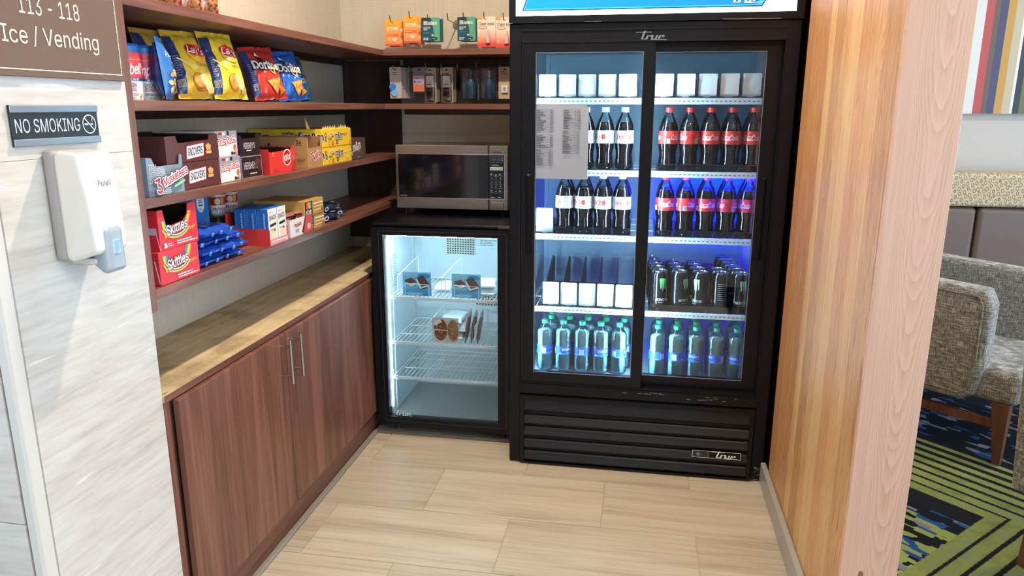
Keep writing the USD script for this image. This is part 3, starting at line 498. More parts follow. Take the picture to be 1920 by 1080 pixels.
a = Art(); a.ell(0.122, 0.048, 0.030, 0.027, 'f3efe9', 12).ell(0.122, 0.048, 0.0265, 0.0235, 'b81f25', 12).text('KitKat', 0.122, 0.048, 0.019, 'f5f2ee', w=0.044, rot=10, out=((0.0022, 'c9262b'),)).rect(0.022, 0.055, 0.033, 0.068, 'e8a056').rect(0.0245, 0.0575, 0.0305, 0.0655, 'd7342f')
a.pg([(0.145, 0.002), (0.183, 0.002), (0.183, 0.04), (0.165, 0.03)], 'a83a31').ell(0.165, 0.045, 0.009, 0.011, 'd9645a').greek(0.022, 0.006, 0.07, 0.014, 3, 'b0302c', 4)
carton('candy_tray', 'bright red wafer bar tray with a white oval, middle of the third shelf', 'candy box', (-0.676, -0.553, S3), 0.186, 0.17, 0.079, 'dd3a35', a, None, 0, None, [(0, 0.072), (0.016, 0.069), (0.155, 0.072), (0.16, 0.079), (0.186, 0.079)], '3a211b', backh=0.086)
# gold caramel biscuit box, flank towards the camera
a = Art(); a.text('Twix', 0.064, 0.042, 0.032, 'b3202a', w=0.085, shear=12, rot=12, out=((0.004, '2a1a16'), (0.0025, 'f1eee8'))); cut = [(0, 0.105), (0.008, 0.105), (0.012, 0.068), (0.112, 0.072), (0.115, 0.103), (0.126, 0.103)]
b = Art(); b.text('36', 0.2135, 0.090, 0.013, '2c1b14', w=0.02).rect(0.2, 0.079, 0.227, 0.0805, '5f452c').greek(0.205, 0.022, 0.238, 0.036, 3, '7a5a38', 2)
b.text('Twix', 0.075, 0.066, 0.034, '8a2a28', w=0.12, shear=14, out=((0.0035, 'cbb6a4'), (0.0022, '4a2a22')))
carton('candy_tray', 'tall gold biscuit bar box between the red tray and the yellow cartons', 'candy box', (-0.668, -0.291, S3), 0.126, 0.245, 0.107, 'b68a55', a, b, 0, None, cut, 'a5744e')
YL = 'f0c928'
def mms(seed):
    r = random.Random(seed); a = Art()
    for c, y, z in (('b3342c', 0.028, 0.044), ('2a4f9c', 0.03, 0.028), ('d99b2b', 0.06, 0.014), ('b3342c', 0.09, 0.013), ('35356b', 0.132, 0.015)):
        a.ell(y, z, 0.0085, 0.0085, c).ell(y, z, 0.0035, 0.004, 'e9c0b0')
    a.pg([(0.055, 0.05), (0.098, 0.056), (0.096, 0.045), (0.058, 0.036)], 'e8e0c0').line([(0.05, 0.031), (0.075, 0.027), (0.085, 0.037), (0.1, 0.038)], 0.003, '2a2a4a').line([(0.06, 0.041), (0.07, 0.046), (0.088, 0.047)], 0.004, 'b98a4a')
    a.text('m&m', 0.148, 0.04, 0.024, '2b1d18', w=0.072, out=((0.002, 'efe9dc'),)).line([(0.115, 0.0225), (0.16, 0.0225)], 0.0012, '6b4a18')
    for _ in range(7): a.ell(0.18 + r.uniform(0, 0.095), r.uniform(0.006, 0.056), r.uniform(0.004, 0.008), 0.0045, r.choice(['e0c27a', 'd9a860', 'f2e2a8', 'b9782a']))
    return a
def mmside():
    a = Art(); a.text('m&m', 0.05, 0.038, 0.026, '2b1d18', w=0.07, out=((0.0022, 'd9d2c4'),)).text('m&m', 0.262, 0.038, 0.026, '2b1d18', w=0.075, out=((0.0022, 'efe9dc'),))
    a.pg([(0.128, 0.032), (0.2, 0.034), (0.195, 0.048), (0.165, 0.056), (0.135, 0.05)], '8f7433').text('PEANUT', 0.162, 0.041, 0.011, 'ece4d0', w=0.056).ell(0.21, 0.042, 0.011, 0.013, '2a4a86').ell(0.214, 0.045, 0.004, 0.005, 'd9dbe6'); return a
for k, nm in enumerate(('lower', 'upper')):
    t = carton('candy_carton', f'{nm} of two stacked bright yellow peanut candy cartons', 'candy box', (-0.667 + k * 0.002, -0.163 - k * 0.002, S3 + 0.0655 * k), 0.275, 0.294, 0.065, YL, mms(k), mmside())
    if k:
        r = random.Random(5)
        part(t, 'torn_edge', cat_([plate(Polygon([(y, 0), (y + 0.022, 0), (y + 0.012, r.uniform(0.004, 0.014))]), 0.001, (-0.002, 0, 0.0652), (0, 1, 0), (0, 0, 1)) for y in np.arange(0.005, 0.24, 0.021)] + [plate(Polygon([(0, 0), (0.03, 0), (-0.008, 0.04)]), 0.001, (-0.06, 0.002, 0.0652), (0, 1, 0), (0, 0, 1))]), flat('e9d27a', 0.6))
a = Art().text('m&m', 0.055, 0.055, 0.034, 'ece8e2', w=0.085, rot=8, out=()).rect(0.07, 0.03, 0.09, 0.04, '8d7f77').rect(0.06, 0.008, 0.085, 0.011, 'b9b0aa')
carton('candy_carton', 'small dark brown chocolate candy carton at the right end of the third shelf', 'candy box', (-0.668, 0.118, S3), 0.155, 0.16, 0.086, '54403a', a)
# shelf four
def skit(w, h, clip=None):
    a = Art(); z = 0.0
    def band(x0, z0, x1, z1, flip):
        cs = ['e8d24a', '8cc152', '3c8ac0', '4a5aa8'] if not flip else ['3c8ac0', '59a65a', 'e8d24a', 'e59a3c']
        for i, c in enumerate(cs):
            q = Polygon([(x0 + 0.006 * i, z0), (x0 + 0.006 * (i + 1), z0), (x1 + 0.006 * (i + 1), z1), (x1 + 0.006 * i, z1)]); a.add(q if clip is None else q.intersection(clip), c)
    band(0.022, 0.03, 0.014, 0.072, False); band(0.098, 0.055, 0.112, 0.085, True)
    arc = lambda r: LineString([(0.07 + r * math.cos(t), 0.062 + 0.6 * r * math.sin(t)) for t in np.linspace(math.radians(200), math.radians(330), 14)])
    for i, c in enumerate(['e9a23a', 'e8d24a', '6aa65a', '7a4a98', 'f0e6b8']): a.add(arc(0.062 - 0.003 * i).buffer(0.0016), c)
    a.text('Skittles', 0.072, 0.052, 0.024, 'f6f4f2', w=0.088, rot=7, shear=4, out=((0.0017, '5a1622'),), clip=clip).text('Original', 0.136, 0.043, 0.008, 'e9b83a', w=0.026, rot=10)
    a.greek(0.065, 0.008, 0.155, 0.02, 2, 'f0e4e2', 3, 0.6); return a
w, h = 0.162, 0.1
cut = [(0, h), (0.022, h), (0.03, 0.062), (0.055, 0.058), (0.105, 0.063), (0.122, 0.078), (0.128, 0.104), (w, 0.106)]
clip = Polygon([(0, 0), (w, 0)] + cut[::-1]).buffer(-0.0005)
RD = 'd5303a'
a = skit(w, h, clip); a.rect(0.012, 0.006, 0.02, 0.018, 'f0e4e2').text('36', 0.016, 0.012, 0.011, 'f6f4f2', w=0.014).greek(0.026, 0.008, 0.045, 0.018, 2, 'f0e4e2', 9)
b = Art().pg([(0.17, 0.05), (0.172, 0.05), (0.182, 0.0), (0.18, 0.0)], 'f0e8e6').rect(0.15, 0.04, 0.175, 0.057, 'c9b9c9')
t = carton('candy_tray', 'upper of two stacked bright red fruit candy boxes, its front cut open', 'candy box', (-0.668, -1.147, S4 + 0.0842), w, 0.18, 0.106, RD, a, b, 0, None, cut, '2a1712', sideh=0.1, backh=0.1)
carton('candy_carton', 'lower of two stacked bright red fruit candy boxes', 'candy box', (-0.664, -1.163, S4), 0.166, 0.18, 0.0838, RD, skit(0.166, 0.082), Art().pg([(0.166, 0.062), (0.169, 0.062), (0.178, 0.006), (0.175, 0.006)], 'efe6e8'))
a = Art().ell(0.043, 0.155, 0.020, 0.028, 'e8eef4').text('30', 0.043, 0.163, 0.017, '2b3c5c', w=0.022).rect(0.032, 0.146, 0.054, 0.150, '2b3c5c').greek(0.033, 0.132, 0.053, 0.142, 2, '6b87a8', 3).greek(0.006, 0.055, 0.05, 0.09, 4, '6fa3d6', 12)
carton('cookie_carton', 'blue cookie carton with a white 30 badge, behind the red candy boxes', 'snack box', (-0.79, -0.815, S4), 0.085, 0.16, 0.19, '2673c4', a, None)
# pile of blue flow-wrapped packs
BLUEF = mat('blue_foil', {'p': ('principled_bsdf', {'base_color': C('2653bd'), 'roughness': 0.2, 'coat_weight': 0.4})})
def flowpack(name, label, cat, loc, rz, L, W, H, mat_, group, seed, band=None, rx=0.0):
    t = thing(name, label, cat, loc, rz, group, rx)
    nu, nv = 14, 16; rr = np.random.default_rng(seed); P = []
    for i in range(nu + 1):
        s = i / nu; e = min(s, 1 - s) / 0.16; pr = min(1, max(0.06, e)) ** 0.6; fl = 1 + 0.12 * (1 - pr)
        for j in range(nv):
            q = 2 * math.pi * j / nv; cx, cz = math.cos(q), math.sin(q); sx, sz = np.sign(cx) * abs(cx) ** 0.55, np.sign(cz) * abs(cz) ** 0.6
            P.append((-L * (1 - s), W / 2 * sx * fl, H / 2 + H / 2 * sz * pr))
    P = np.array(P); nz = meshkit.fbm(P * 75 + seed * 7, 3, seed) - 0.5; c = np.array([0, 0, H / 2]); d = P - c; d[:, 0] = 0
    P += d / np.maximum(np.linalg.norm(d, axis=1, keepdims=True), 1e-6) * (nz * 0.013)[:, None]; P[:, 2] = np.maximum(P[:, 2], 0.0005)
    F = [[i * nv + j, i * nv + (j + 1) % nv, (i + 1) * nv + (j + 1) % nv, (i + 1) * nv + j] for i in range(nu) for j in range(nv)]
    part(t, 'wrapper', trimesh.Trimesh(P, [x for f in F for x in ([f[0], f[1], f[2]], [f[0], f[2], f[3]])], process=False), mat_, 38)
    part(t, 'crimped_end', [bx(-0.001, 0.011, -W * 0.54, W * 0.54, H / 2 - 0.0008 - 0.002 * (k % 2), H / 2 + 0.0008 + 0.002 * (k % 2), 0.0003) for k in range(2)], mat_); part(t, 'crimped_end', [bx(-L - 0.01, -L + 0.001, -W * 0.54, W * 0.54, H / 2 - 0.0008, H / 2 + 0.0008)], mat_)
    if band: band(t, L, W, H)
    return t
def packband(t, L, W, H):
    Art().rect(-0.012, 0.0, 0.0, 0.012, '4f8ae0').rect(-0.0095, 0.0075, -0.004, 0.0105, 'dfe9f8').put(t, ((0.0115, 0.008, H / 2 - 0.007), (0, 1, 0), (0.3, 0, 1)), FOIL, 'end_print')
r = random.Random(11); LAY = ['bottom', 'second', 'third', 'top']
for k in range(4):
    for j in range(4 if k < 3 else 3):
        flowpack('cookie_pack', f'blue foil cookie pack in the pile, {LAY[k]} layer, {ORD[j]} from the left', 'snack pack', (-0.69 + (0.012 if k % 2 else 0) + r.uniform(-0.006, 0.006), -0.948 + j * 0.057 + r.uniform(-0.004, 0.004) + 0.01 * (k % 2), S4 + 0.0262 * k + 0.0003), r.uniform(-20, 4), 0.112, 0.054, 0.026, BLUEF, 'blue foil packs in the pile', k * 7 + j, packband)
# hazelnut cups on a dark box at the back
carton('snack_carton', 'low dark carton carrying two small spread cups, at the back of the fourth shelf', 'snack box', (-0.83, -0.62, S4), 0.175, 0.1, 0.088, '33261f', Art().rect(0.01, 0.06, 0.16, 0.063, '6b5243'))
def cup(label, loc):
    t = thing('spread_cup', label, 'cup', loc, 0, 'spread cups at the back')
    part(t, 'cup', lathe([(0, 0), (0.022, 0), (0.028, 0.062), (0.0285, 0.064), (0, 0.064)], 28), flat('c9bdb0', 0.3), 40)
    part(t, 'lid', lathe([(0, 0.0645), (0.0295, 0.0645), (0.0295, 0.068), (0, 0.068)], 28), flat('e6e0d8', 0.35), 30)
    Rr = lambda v: 0.0225 + 0.0055 * v / 0.062
    fn = lambda u, v, w: np.c_[(Rr(v) + w) * np.cos(u / 0.026 - 0.7), (Rr(v) + w) * np.sin(u / 0.026 - 0.7), v]
    Art().rect(-0.03, 0.034, 0.03, 0.06, 'b3272e').ell(-0.006, 0.046, 0.009, 0.011, 'e0c39c').rect(0.004, 0.036, 0.014, 0.058, 'd99a5a').rect(-0.03, 0.006, 0.03, 0.034, 'eceae6').text('n', -0.017, 0.023, 0.011, '1a1715', w=0.009).text('utella', 0.004, 0.023, 0.011, 'c3242b', w=0.03).text('& GO!', 0.0, 0.012, 0.007, '3f9ad0', w=0.024).put(t, fn, INK, 'printed_label', 0.006)
cup('left spread cup standing on the dark carton', (-0.866, -0.562, S4 + 0.0884)); cup('right spread cup standing on the dark carton', (-0.864, -0.49, S4 + 0.0884))
# snack boxes in a red tray
t = thing('display_tray', 'bright red open card tray holding the blue and white snack boxes', 'tray', (-0.662, -0.613, S4))
TR = flat('e2423f', 0.45); TW, TD = 0.124, 0.15
part(t, 'side_wall', plate(Polygon([(0, 0), (TD, 0), (TD, 0.052), (0, 0.055)]), 0.002, *NEAR(TD)), TR); part(t, 'side_wall', bx(-TD, 0, TW - 0.002, TW, 0, 0.05), TR)
part(t, 'front_wall', bx(-0.002, 0, 0.002, TW - 0.002, 0, 0.02), flat('d98a92', 0.45), False, 'pink front lip'); part(t, 'back_wall', bx(-TD, -TD + 0.002, 0.002, TW - 0.002, 0, 0.1), TR); part(t, 'base', bx(-TD + 0.002, -0.002, 0.002, TW - 0.002, 0, 0.002), TR)
Art().rect(0.01, 0.004, 0.118, 0.015, 'e9d3d4').greek(0.014, 0.006, 0.114, 0.013, 1, 'c77f88', 5).put(t, FRONT(), PRINT, 'front_print')
for k in range(2):
    for j in range(3):
        nm = ['front', 'middle', 'rear'][j]; pos = ['nearest the red flank', 'on the far side'][k]
        a = Art().rect(0, 0, 0.0585, 0.114, 'e9ece9').text('SNACK', 0.029, 0.085, 0.0145, '17283c', w=0.046, rot=4).greek(0.008, 0.100, 0.05, 0.106, 1, 'c9a8a0', 8).pg([(0.01, 0.056), (0.05, 0.06), (0.05, 0.068), (0.01, 0.064)], '2c2a2c').greek(0.012, 0.045, 0.045, 0.052, 1, '8d8a86', 3).ell(0.03, 0.03, 0.018, 0.016, 'e9d9bd').ell(0.038, 0.045, 0.004, 0.005, '232323') if j == 0 else None
        b = Art().greek(0.004, 0.03, 0.010, 0.108, 14, '6aa3e0', 4 + j, 0.4).rect(0.023, 0.05, 0.029, 0.1, 'a9c9ee').greek(0.0233, 0.05, 0.0287, 0.1, 9, '2a6cc4', 2, 0.3)
        carton('snack_carton', f'{nm} slim blue and white snack box in the red tray, {pos}', 'snack box', (-0.666 - j * 0.0388, -0.6095 + k * 0.0605, S4 + 0.0026), 0.0585, 0.038, 0.114, '2c6fc6', a, b, 0, 'blue and white boxes in the red tray')
# hazelnut snack tray
a = Art().rect(0, 0, 0.12, 0.06, 'e6e2e4').pg([(0.1, 0.0), (0.172, 0.0), (0.172, 0.062), (0.12, 0.06)], 'c8525a').pg([(0.088, 0.008), (0.1, 0.0), (0.125, 0.06), (0.118, 0.06)], '4a3030').ell(0.145, 0.02, 0.014, 0.012, 'e8b5b5').text('n', 0.04, 0.038, 0.015, '1a1715', w=0.011).text('utella', 0.066, 0.039, 0.013, 'c3242b', w=0.04, rot=6).greek(0.04, 0.014, 0.075, 0.026, 2, '4f94c4', 4)
carton('candy_tray', 'white and red hazelnut snack tray holding two dark cups', 'snack box', (-0.668, -0.462, S4), 0.172, 0.14, 0.062, 'e2dede', a, None, 0, None, [(0, 0.058), (0.1, 0.046), (0.172, 0.062)], '8a6a58', backh=0.07)
for j in range(2):
    t = thing('snack_cup', f'{["left", "right"][j]} dark snack cup in the white and red hazelnut tray', 'cup', (-0.712, -0.418 + j * 0.082, S4 + 0.004), 0, 'dark cups in the hazelnut tray')
    part(t, 'cup', lathe([(0, 0), (0.028, 0), (0.034, 0.066), (0, 0.066)], 26), flat('3a2822', 0.3), 40); part(t, 'lid', lathe([(0, 0.0662), (0.036, 0.0662), (0.036, 0.070), (0.032, 0.0712), (0, 0.0712)], 26), flat('c98a6a', 0.3, 0.3), 30)
    fn = lambda u, v, w: np.c_[(0.0285 + 0.0055 * v / 0.066 + w) * np.cos(u / 0.031 - 0.75), (0.0285 + 0.0055 * v / 0.066 + w) * np.sin(u / 0.031 - 0.75), v]
    Art().ell(0.004, 0.042, 0.012, 0.018, 'e9e0d8').rect(-0.004, 0.045, 0.012, 0.06, 'b53038').put(t, fn, INK, 'printed_label', 0.006)
GOLD = 'c39a58'
for k, nm in enumerate(('lower', 'upper')):
    a = Art().rect(0.003, 0.003, 0.062, 0.05, '191715')
    for i, c in enumerate(['c8452f', 'e08a35', 'd9c24a', '4a93b8']): a.rect(0.010 + i * 0.011, 0.025, 0.021 + i * 0.011, 0.048, c)
    a.text('KIND', 0.032, 0.0135, 0.014, 'f1efe9', w=0.046)
    for z in (0.012, 0.024, 0.036): a.rect(0.072, z, 0.15, z + 0.005, 'e6cf96' if z < 0.03 else 'f1e6c8')
    a.ell(0.14, 0.012, 0.008, 0.006, '9c5a2c')
    b = Art().greek(0.06, 0.02, 0.11, 0.036, 2, '6e5530', 6).ell(0.06, 0.04, 0.012, 0.004, '3f5a7c')
    carton('snack_carton', f'{nm} of two stacked gold bar boxes with a rainbow panel', 'snack box', (-0.672 + k * 0.004, -0.33 - k * 0.012, S4 + 0.0545 * k), 0.158, 0.19, 0.054, GOLD, a, b)
DARKF = mat('navy_foil', {'p': ('principled_bsdf', {'base_color': C('232f4f'), 'roughness': 0.25, 'coat_weight': 0.4})})
def darkband(t, L, W, H):
    fn = lambda u, v, w: np.c_[u, v, np.full_like(u, H) + w]
    Art().ell(-0.045, 0, 0.02, 0.017, 'd3dae2').ell(-0.045, 0, 0.011, 0.009, '2b4a78').rect(-0.02, -0.018, -0.004, 0.018, 'e0e4ea').put(t, ((0, 0, H + 0.0012), (1, 0, 0), (0, 1, 0)), FOIL, 'printed_badge')
    Art().ell(0, 0.0, 0.014, 0.0095, 'd3dae2').ell(0, 0, 0.008, 0.005, '2b4a78').put(t, ((0.0115, -0.004, H / 2), (0, 1, 0), (0.25, 0, 1)), FOIL, 'end_print')
for i, (x, y, z, rz, s) in enumerate([(-0.70, -0.105, 0.0, -18, 1), (-0.69, -0.02, 0.0, 8, 1), (-0.71, 0.05, 0.001, -25, 1), (-0.715, -0.07, 0.031, -8, 1), (-0.705, 0.01, 0.033, 12, 1)]):
    flowpack('cookie_pack', f'small navy foil pack in the loose heap right of the gold boxes, {["lower left", "lower middle", "lower right", "upper left", "upper right"][i]}', 'snack pack', (x, y, S4 + z + 0.0003), rz, 0.09, 0.066, 0.03, DARKF, 'navy packs in the heap', 40 + i, darkband)

# ------------------------------------------------------------------ pillow bags
def bag(label, loc, rz, tilt, w, h, t, cf, cbk, art, seed, name='chip_bag', cat='snack bag', seal=0.014, lean=0.0):
    o = thing(name, label, cat, loc, rz, None, lean, -tilt)
    def T(u, v):
        a = np.clip(1 - np.abs(2 * u / w - 1) ** 2.6, 0, 1) ** 0.62; s = np.clip((v - 0.008) / (h - seal - 0.008), 0, 1)
        e = np.clip(np.sin(np.pi * s), 0, 1) ** 0.42 * (1.12 - 0.3 * s)
        P = np.stack([u * 42, v * 30, np.full_like(u, seed)], -1); wr = (meshkit.fbm(P, 3, seed) - 0.5)
        P2 = np.stack([u * 95, v * 22, np.full_like(u, seed + 3)], -1); w2 = (meshkit.noise(P2, seed + 1) - 0.5) * np.exp(-np.minimum(v, h - v) / 0.025)
        return 0.0012 + np.maximum(0, t / 2 * a * e + (wr * 0.017 + w2 * 0.012) * a)
    nu, nv = 30, 40; U, Vv = np.meshgrid(np.linspace(0, w, nu), np.linspace(0, h, nv), indexing='ij'); U, Vv = U.ravel(), Vv.ravel()
    pin = lambda u, v: (u - w / 2) * (1 - 0.05 * np.sin(np.pi * np.clip(v / h, 0, 1)))
    f = [(i * nv + j, (i + 1) * nv + j, (i + 1) * nv + j + 1, i * nv + j + 1) for i in range(nu - 1) for j in range(nv - 1)]
    tri = np.array([x for q in f for x in ((q[0], q[1], q[2]), (q[0], q[2], q[3]))]); d = T(U, Vv); yy = pin(U, Vv)
    for nm, sg, c in (('front_sheet', 1, cf), ('back_sheet', -1, cbk)):
        part(o, nm, trimesh.Trimesh(np.c_[sg * d, yy, Vv], tri if sg > 0 else tri[:, ::-1], process=False), flat(c, 0.24, coat=0.35), True)
    part(o, 'top_seal', [bx(-0.0016, 0.0016, -w / 2 + 0.002, w / 2 - 0.002, h - seal, h, 0.0005)] + [bx(-0.0022, 0.0022, -w / 2 + 0.002, w / 2 - 0.002, h - seal + 0.002 + k * 0.003, h - seal + 0.0034 + k * 0.003) for k in range(3)], flat(cf, 0.3, coat=0.2))
    if art: art.put(o, lambda u, v, k: np.c_[T(u, v) + k + 0.0004 + 0.0014 * np.exp(-np.minimum(u, w - u) / 0.01), pin(u, v), v], FOIL, 'printed_design', 0.006)
    return o
def strip(a, w, h, c, wd=0.024):
    a.rect(0.0, 0.012, wd, h - 0.014, c).rect(0.004, 0.03, wd - 0.003, 0.05, 'c9c6c0')
    for i in range(7): a.rect(0.005 + i * 0.0022, 0.031, 0.0062 + i * 0.0022, 0.049, '2b2b30')
    return a.greek(0.005, 0.06, wd - 0.004, 0.12, 9, '7d86a0', 5, 0.4)
def lays(w, h):
    a = strip(Art(), w, h, '2a3a6b'); a.ell(w * 0.62, h * 0.66, 0.033, 0.027, 'f0b93a').ell(w * 0.62, h * 0.70, 0.034, 0.019, 'c4222c', -8).text("Lay's", w * 0.62, h * 0.70, 0.02, 'f7f4ee', w=0.056, rot=-6, shear=8, out=((0.0012, '8e1a22'),))
    a.text('Classic', w * 0.66, h * 0.475, 0.0095, '6a5a1e', w=0.042, bold=False).line([(0.012, h * 0.58), (0.03, h * 0.5), (0.05, h * 0.42)], 0.004, 'f6e79a')
    a.ell(w * 0.52, h * 0.22, 0.022, 0.026, 'b5702c', 20).ell(w * 0.50, h * 0.24, 0.018, 0.02, 'd99d4c', 20).ell(w * 0.66, h * 0.22, 0.012, 0.024, 'efe2a0', 25).ell(w * 0.72, h * 0.2, 0.010, 0.022, 'e3cf86', 30).ell(w * 0.8, h * 0.10, 0.016, 0.008, 'd9c27a', 20); return a
Yc, NV = 'eecf3a', '26345f'
bag('yellow potato chip bag, its red oval logo in full view', (-0.709, -0.687, S2 + 0.006), -16, 17, 0.128, 0.197, 0.066, Yc, NV, lays(0.128, 0.19), 3)
bag('second yellow potato chip bag, half hidden left of the logo bag', (-0.755, -0.785, S2 + 0.006), -20, 18, 0.128, 0.195, 0.062, 'e2bf3a', NV, lays(0.128, 0.188), 4)
bag('dark blue backed chip bag squeezed in edge-on, third from the front logo bag', (-0.803, -0.862, S2 + 0.006), -6, 15, 0.12, 0.19, 0.05, 'b8953c', '202c58', strip(Art(), 0.12, 0.19, '24346a', 0.03), 5)
bag('brown and olive chip bag edge-on beside the peanut bag', (-0.853, -0.872, S2 + 0.006), -4, 12, 0.115, 0.185, 0.046, '7a5f38', '2a2f4a', strip(Art(), 0.115, 0.185, '23305c', 0.034), 6)
a = Art().text('PEANUTS', 0.043, 0.108, 0.012, 'dfe8f4', w=0.055)
rr = random.Random(4)
for i in range(26): a.ell(rr.uniform(0.012, 0.074), rr.uniform(0.02, 0.085), 0.009, 0.0055, rr.choice(['d8b27c', 'c79a62', 'e6cb9c']), rr.uniform(0, 180))
bag('blue nut bag with peanuts printed on it, behind the soup cups', (-0.695, -1.012, S2 + 0.003), 26, 5, 0.085, 0.15, 0.045, '2f74bd', '1d3d86', a, 7)
def dori(w, h, base, dark):
    a = strip(Art(), w, h, dark, 0.02); a.pg([(w * 0.25, h * 0.86), (w * 0.5, h * 0.72), (w * 0.42, h * 0.66)], '2b2226').text('Doritos', w * 0.53, h * 0.61, 0.026, 'efeff2', w=w * 0.78, rot=-4, out=((0.0042, '1c1a20'), (0.0012, 'b9bcc6')))
    a.pg([(w * 0.52, h * 0.55), (w * 0.66, h * 0.40), (w * 0.82, h * 0.60), (w * 0.76, h * 0.60), (w * 0.66, h * 0.46)], 'e8a04a').pg([(w * 0.3, h * 0.8), (w * 0.34, h * 0.88), (w * 0.42, h * 0.78)], 'efeff2')
    a.pg([(w * 0.38, h * 0.32), (w * 0.82, h * 0.36), (w * 0.62, h * 0.06)], 'd98a38').pg([(w * 0.42, h * 0.31), (w * 0.78, h * 0.34), (w * 0.62, h * 0.10)], 'e9a950').pg([(w * 0.7, h * 0.24), (w * 0.95, h * 0.14), (w * 0.72, h * 0.05)], 'd07f30')
    for i in range(8): a.ell(w * (0.5 + 0.03 * i), h * (0.2 + 0.015 * (i * 7 % 5)), 0.0018, 0.0018, 'c25a26')
    return a
bag('red tortilla chip bag with white jagged lettering, leaning back', (-0.712, -0.437, S2 + 0.007), -25, 20, 0.132, 0.176, 0.058, 'b8352e', '24345c', dori(0.132, 0.176, 0, '2a3c78'), 8, lean=4)
bag('bright blue tortilla chip bag beside the red one, leaning back', (-0.712, -0.277, S2 + 0.007), -25, 18, 0.128, 0.172, 0.055, '1f63c0', '182f6e', dori(0.128, 0.172, 0, '1a2f78'), 9, lean=4)
a = Art().greek(0.03, 0.03, 0.09, 0.12, 7, '8fa8b8', 6, 0.35)
bag('dark teal chip bag behind the bright blue one', (-0.74, -0.165, S2 + 0.007), -28, 20, 0.115, 0.165, 0.045, '1d4f66', '163f54', a, 10, lean=4)
def cookies(w, h):
    a = Art(); a.rect(0, 0, 0.012, h, 'b3242c').rect(w - 0.012, 0, w, h, 'b3242c').rect(0.012, 0, 0.015, h, 'f4ece8').ell(w * 0.32, h * 0.27, w * 0.12, 0.018, '5ba8d8')
    r = random.Random(3)
    for cx, cy, s in ((0.55, 0.10, 0.22), (0.72, 0.13, 0.2), (0.6, 0.24, 0.26)):
        a.ell(w * cx, h * cy, w * s, w * s * 0.85, 'c98a58')
        for i in range(6): a.ell(w * (cx + r.uniform(-0.6, 0.6) * s), h * cy + w * s * r.uniform(-0.5, 0.5), 0.003, 0.003, '6b3a22')
    return a.rect(0.02, h * 0.45, w - 0.02, h * 0.7, 'c02a34').text('COOKIES', w / 2, h * 0.57, 0.014, 'f6efe8', w=w * 0.6)
for j, (y, w) in enumerate(((-0.985, 0.13), (-0.872, 0.092), (-0.79, 0.09))):
    bag(f'pink and red cookie bag on the top shelf, {["leftmost of three", "middle of three", "rightmost of three"][j]}', (-0.705, y, S1 + 0.0005), -12, 2, w, 0.19, 0.05, 'e6bdb4', 'a92a34', cookies(w, 0.19), 20 + j, 'cookie_bag')
# soup cups
def soup(label, loc, turn):
    t = thing('soup_cup', label, 'cup', loc, turn, None); R_, H_ = 0.0355, 0.112
    part(t, 'cup', lathe([(0, 0), (0.033, 0), (0.0345, 0.004), (R_, 0.05), (R_, H_), (0, H_)], 36), flat('ebe9e6', 0.3), 40)
    part(t, 'lid', lathe([(0, H_), (R_ + 0.0015, H_), (R_ + 0.0015, H_ + 0.014), (R_ - 0.004, H_ + 0.02), (0, H_ + 0.021)], 36), flat('2472c0', 0.3), 40, 'blue lid')
    fn = lambda u, v, w: np.c_[(R_ + w + 0.0001) * np.cos(u / R_), (R_ + w + 0.0001) * np.sin(u / R_), v]
    a = Art().rect(-0.11, 0.05, 0.11, H_, 'd8414c').rect(-0.11, 0.094, 0.11, 0.0965, 'e88088').rect(-0.11, 0.046, 0.11, 0.053, '2a4a86')
    a.text("Campbell's", 0.0, 0.073, 0.024, 'f7f3f0', w=0.092, rot=4, shear=14).text('Meal, Sip It!', 0.006, 0.0495, 0.004, 'e8edf4', w=0.03)
    a.text('CHICKEN', -0.002, 0.0365, 0.009, '4a4548', w=0.03).text('WITH NOODLE', -0.002, 0.026, 0.008, 'a8505a', w=0.03).text('SIPPING SOUP', 0.0, 0.014, 0.006, '77757a', w=0.034).greek(-0.008, 0.005, 0.014, 0.009, 1, '88868a', 3).rect(0.022, 0.008, 0.03, 0.016, 'd5a9a9')
    a.put(t, fn, INK, 'printed_label', 0.008)
soup('left soup cup with red band and blue lid at the shelf end', (-0.753, -1.083, S2 + 0.0004), -42); soup('right soup cup with red band and blue lid at the shelf end', (-0.753, -1.01, S2 + 0.0004), -36)

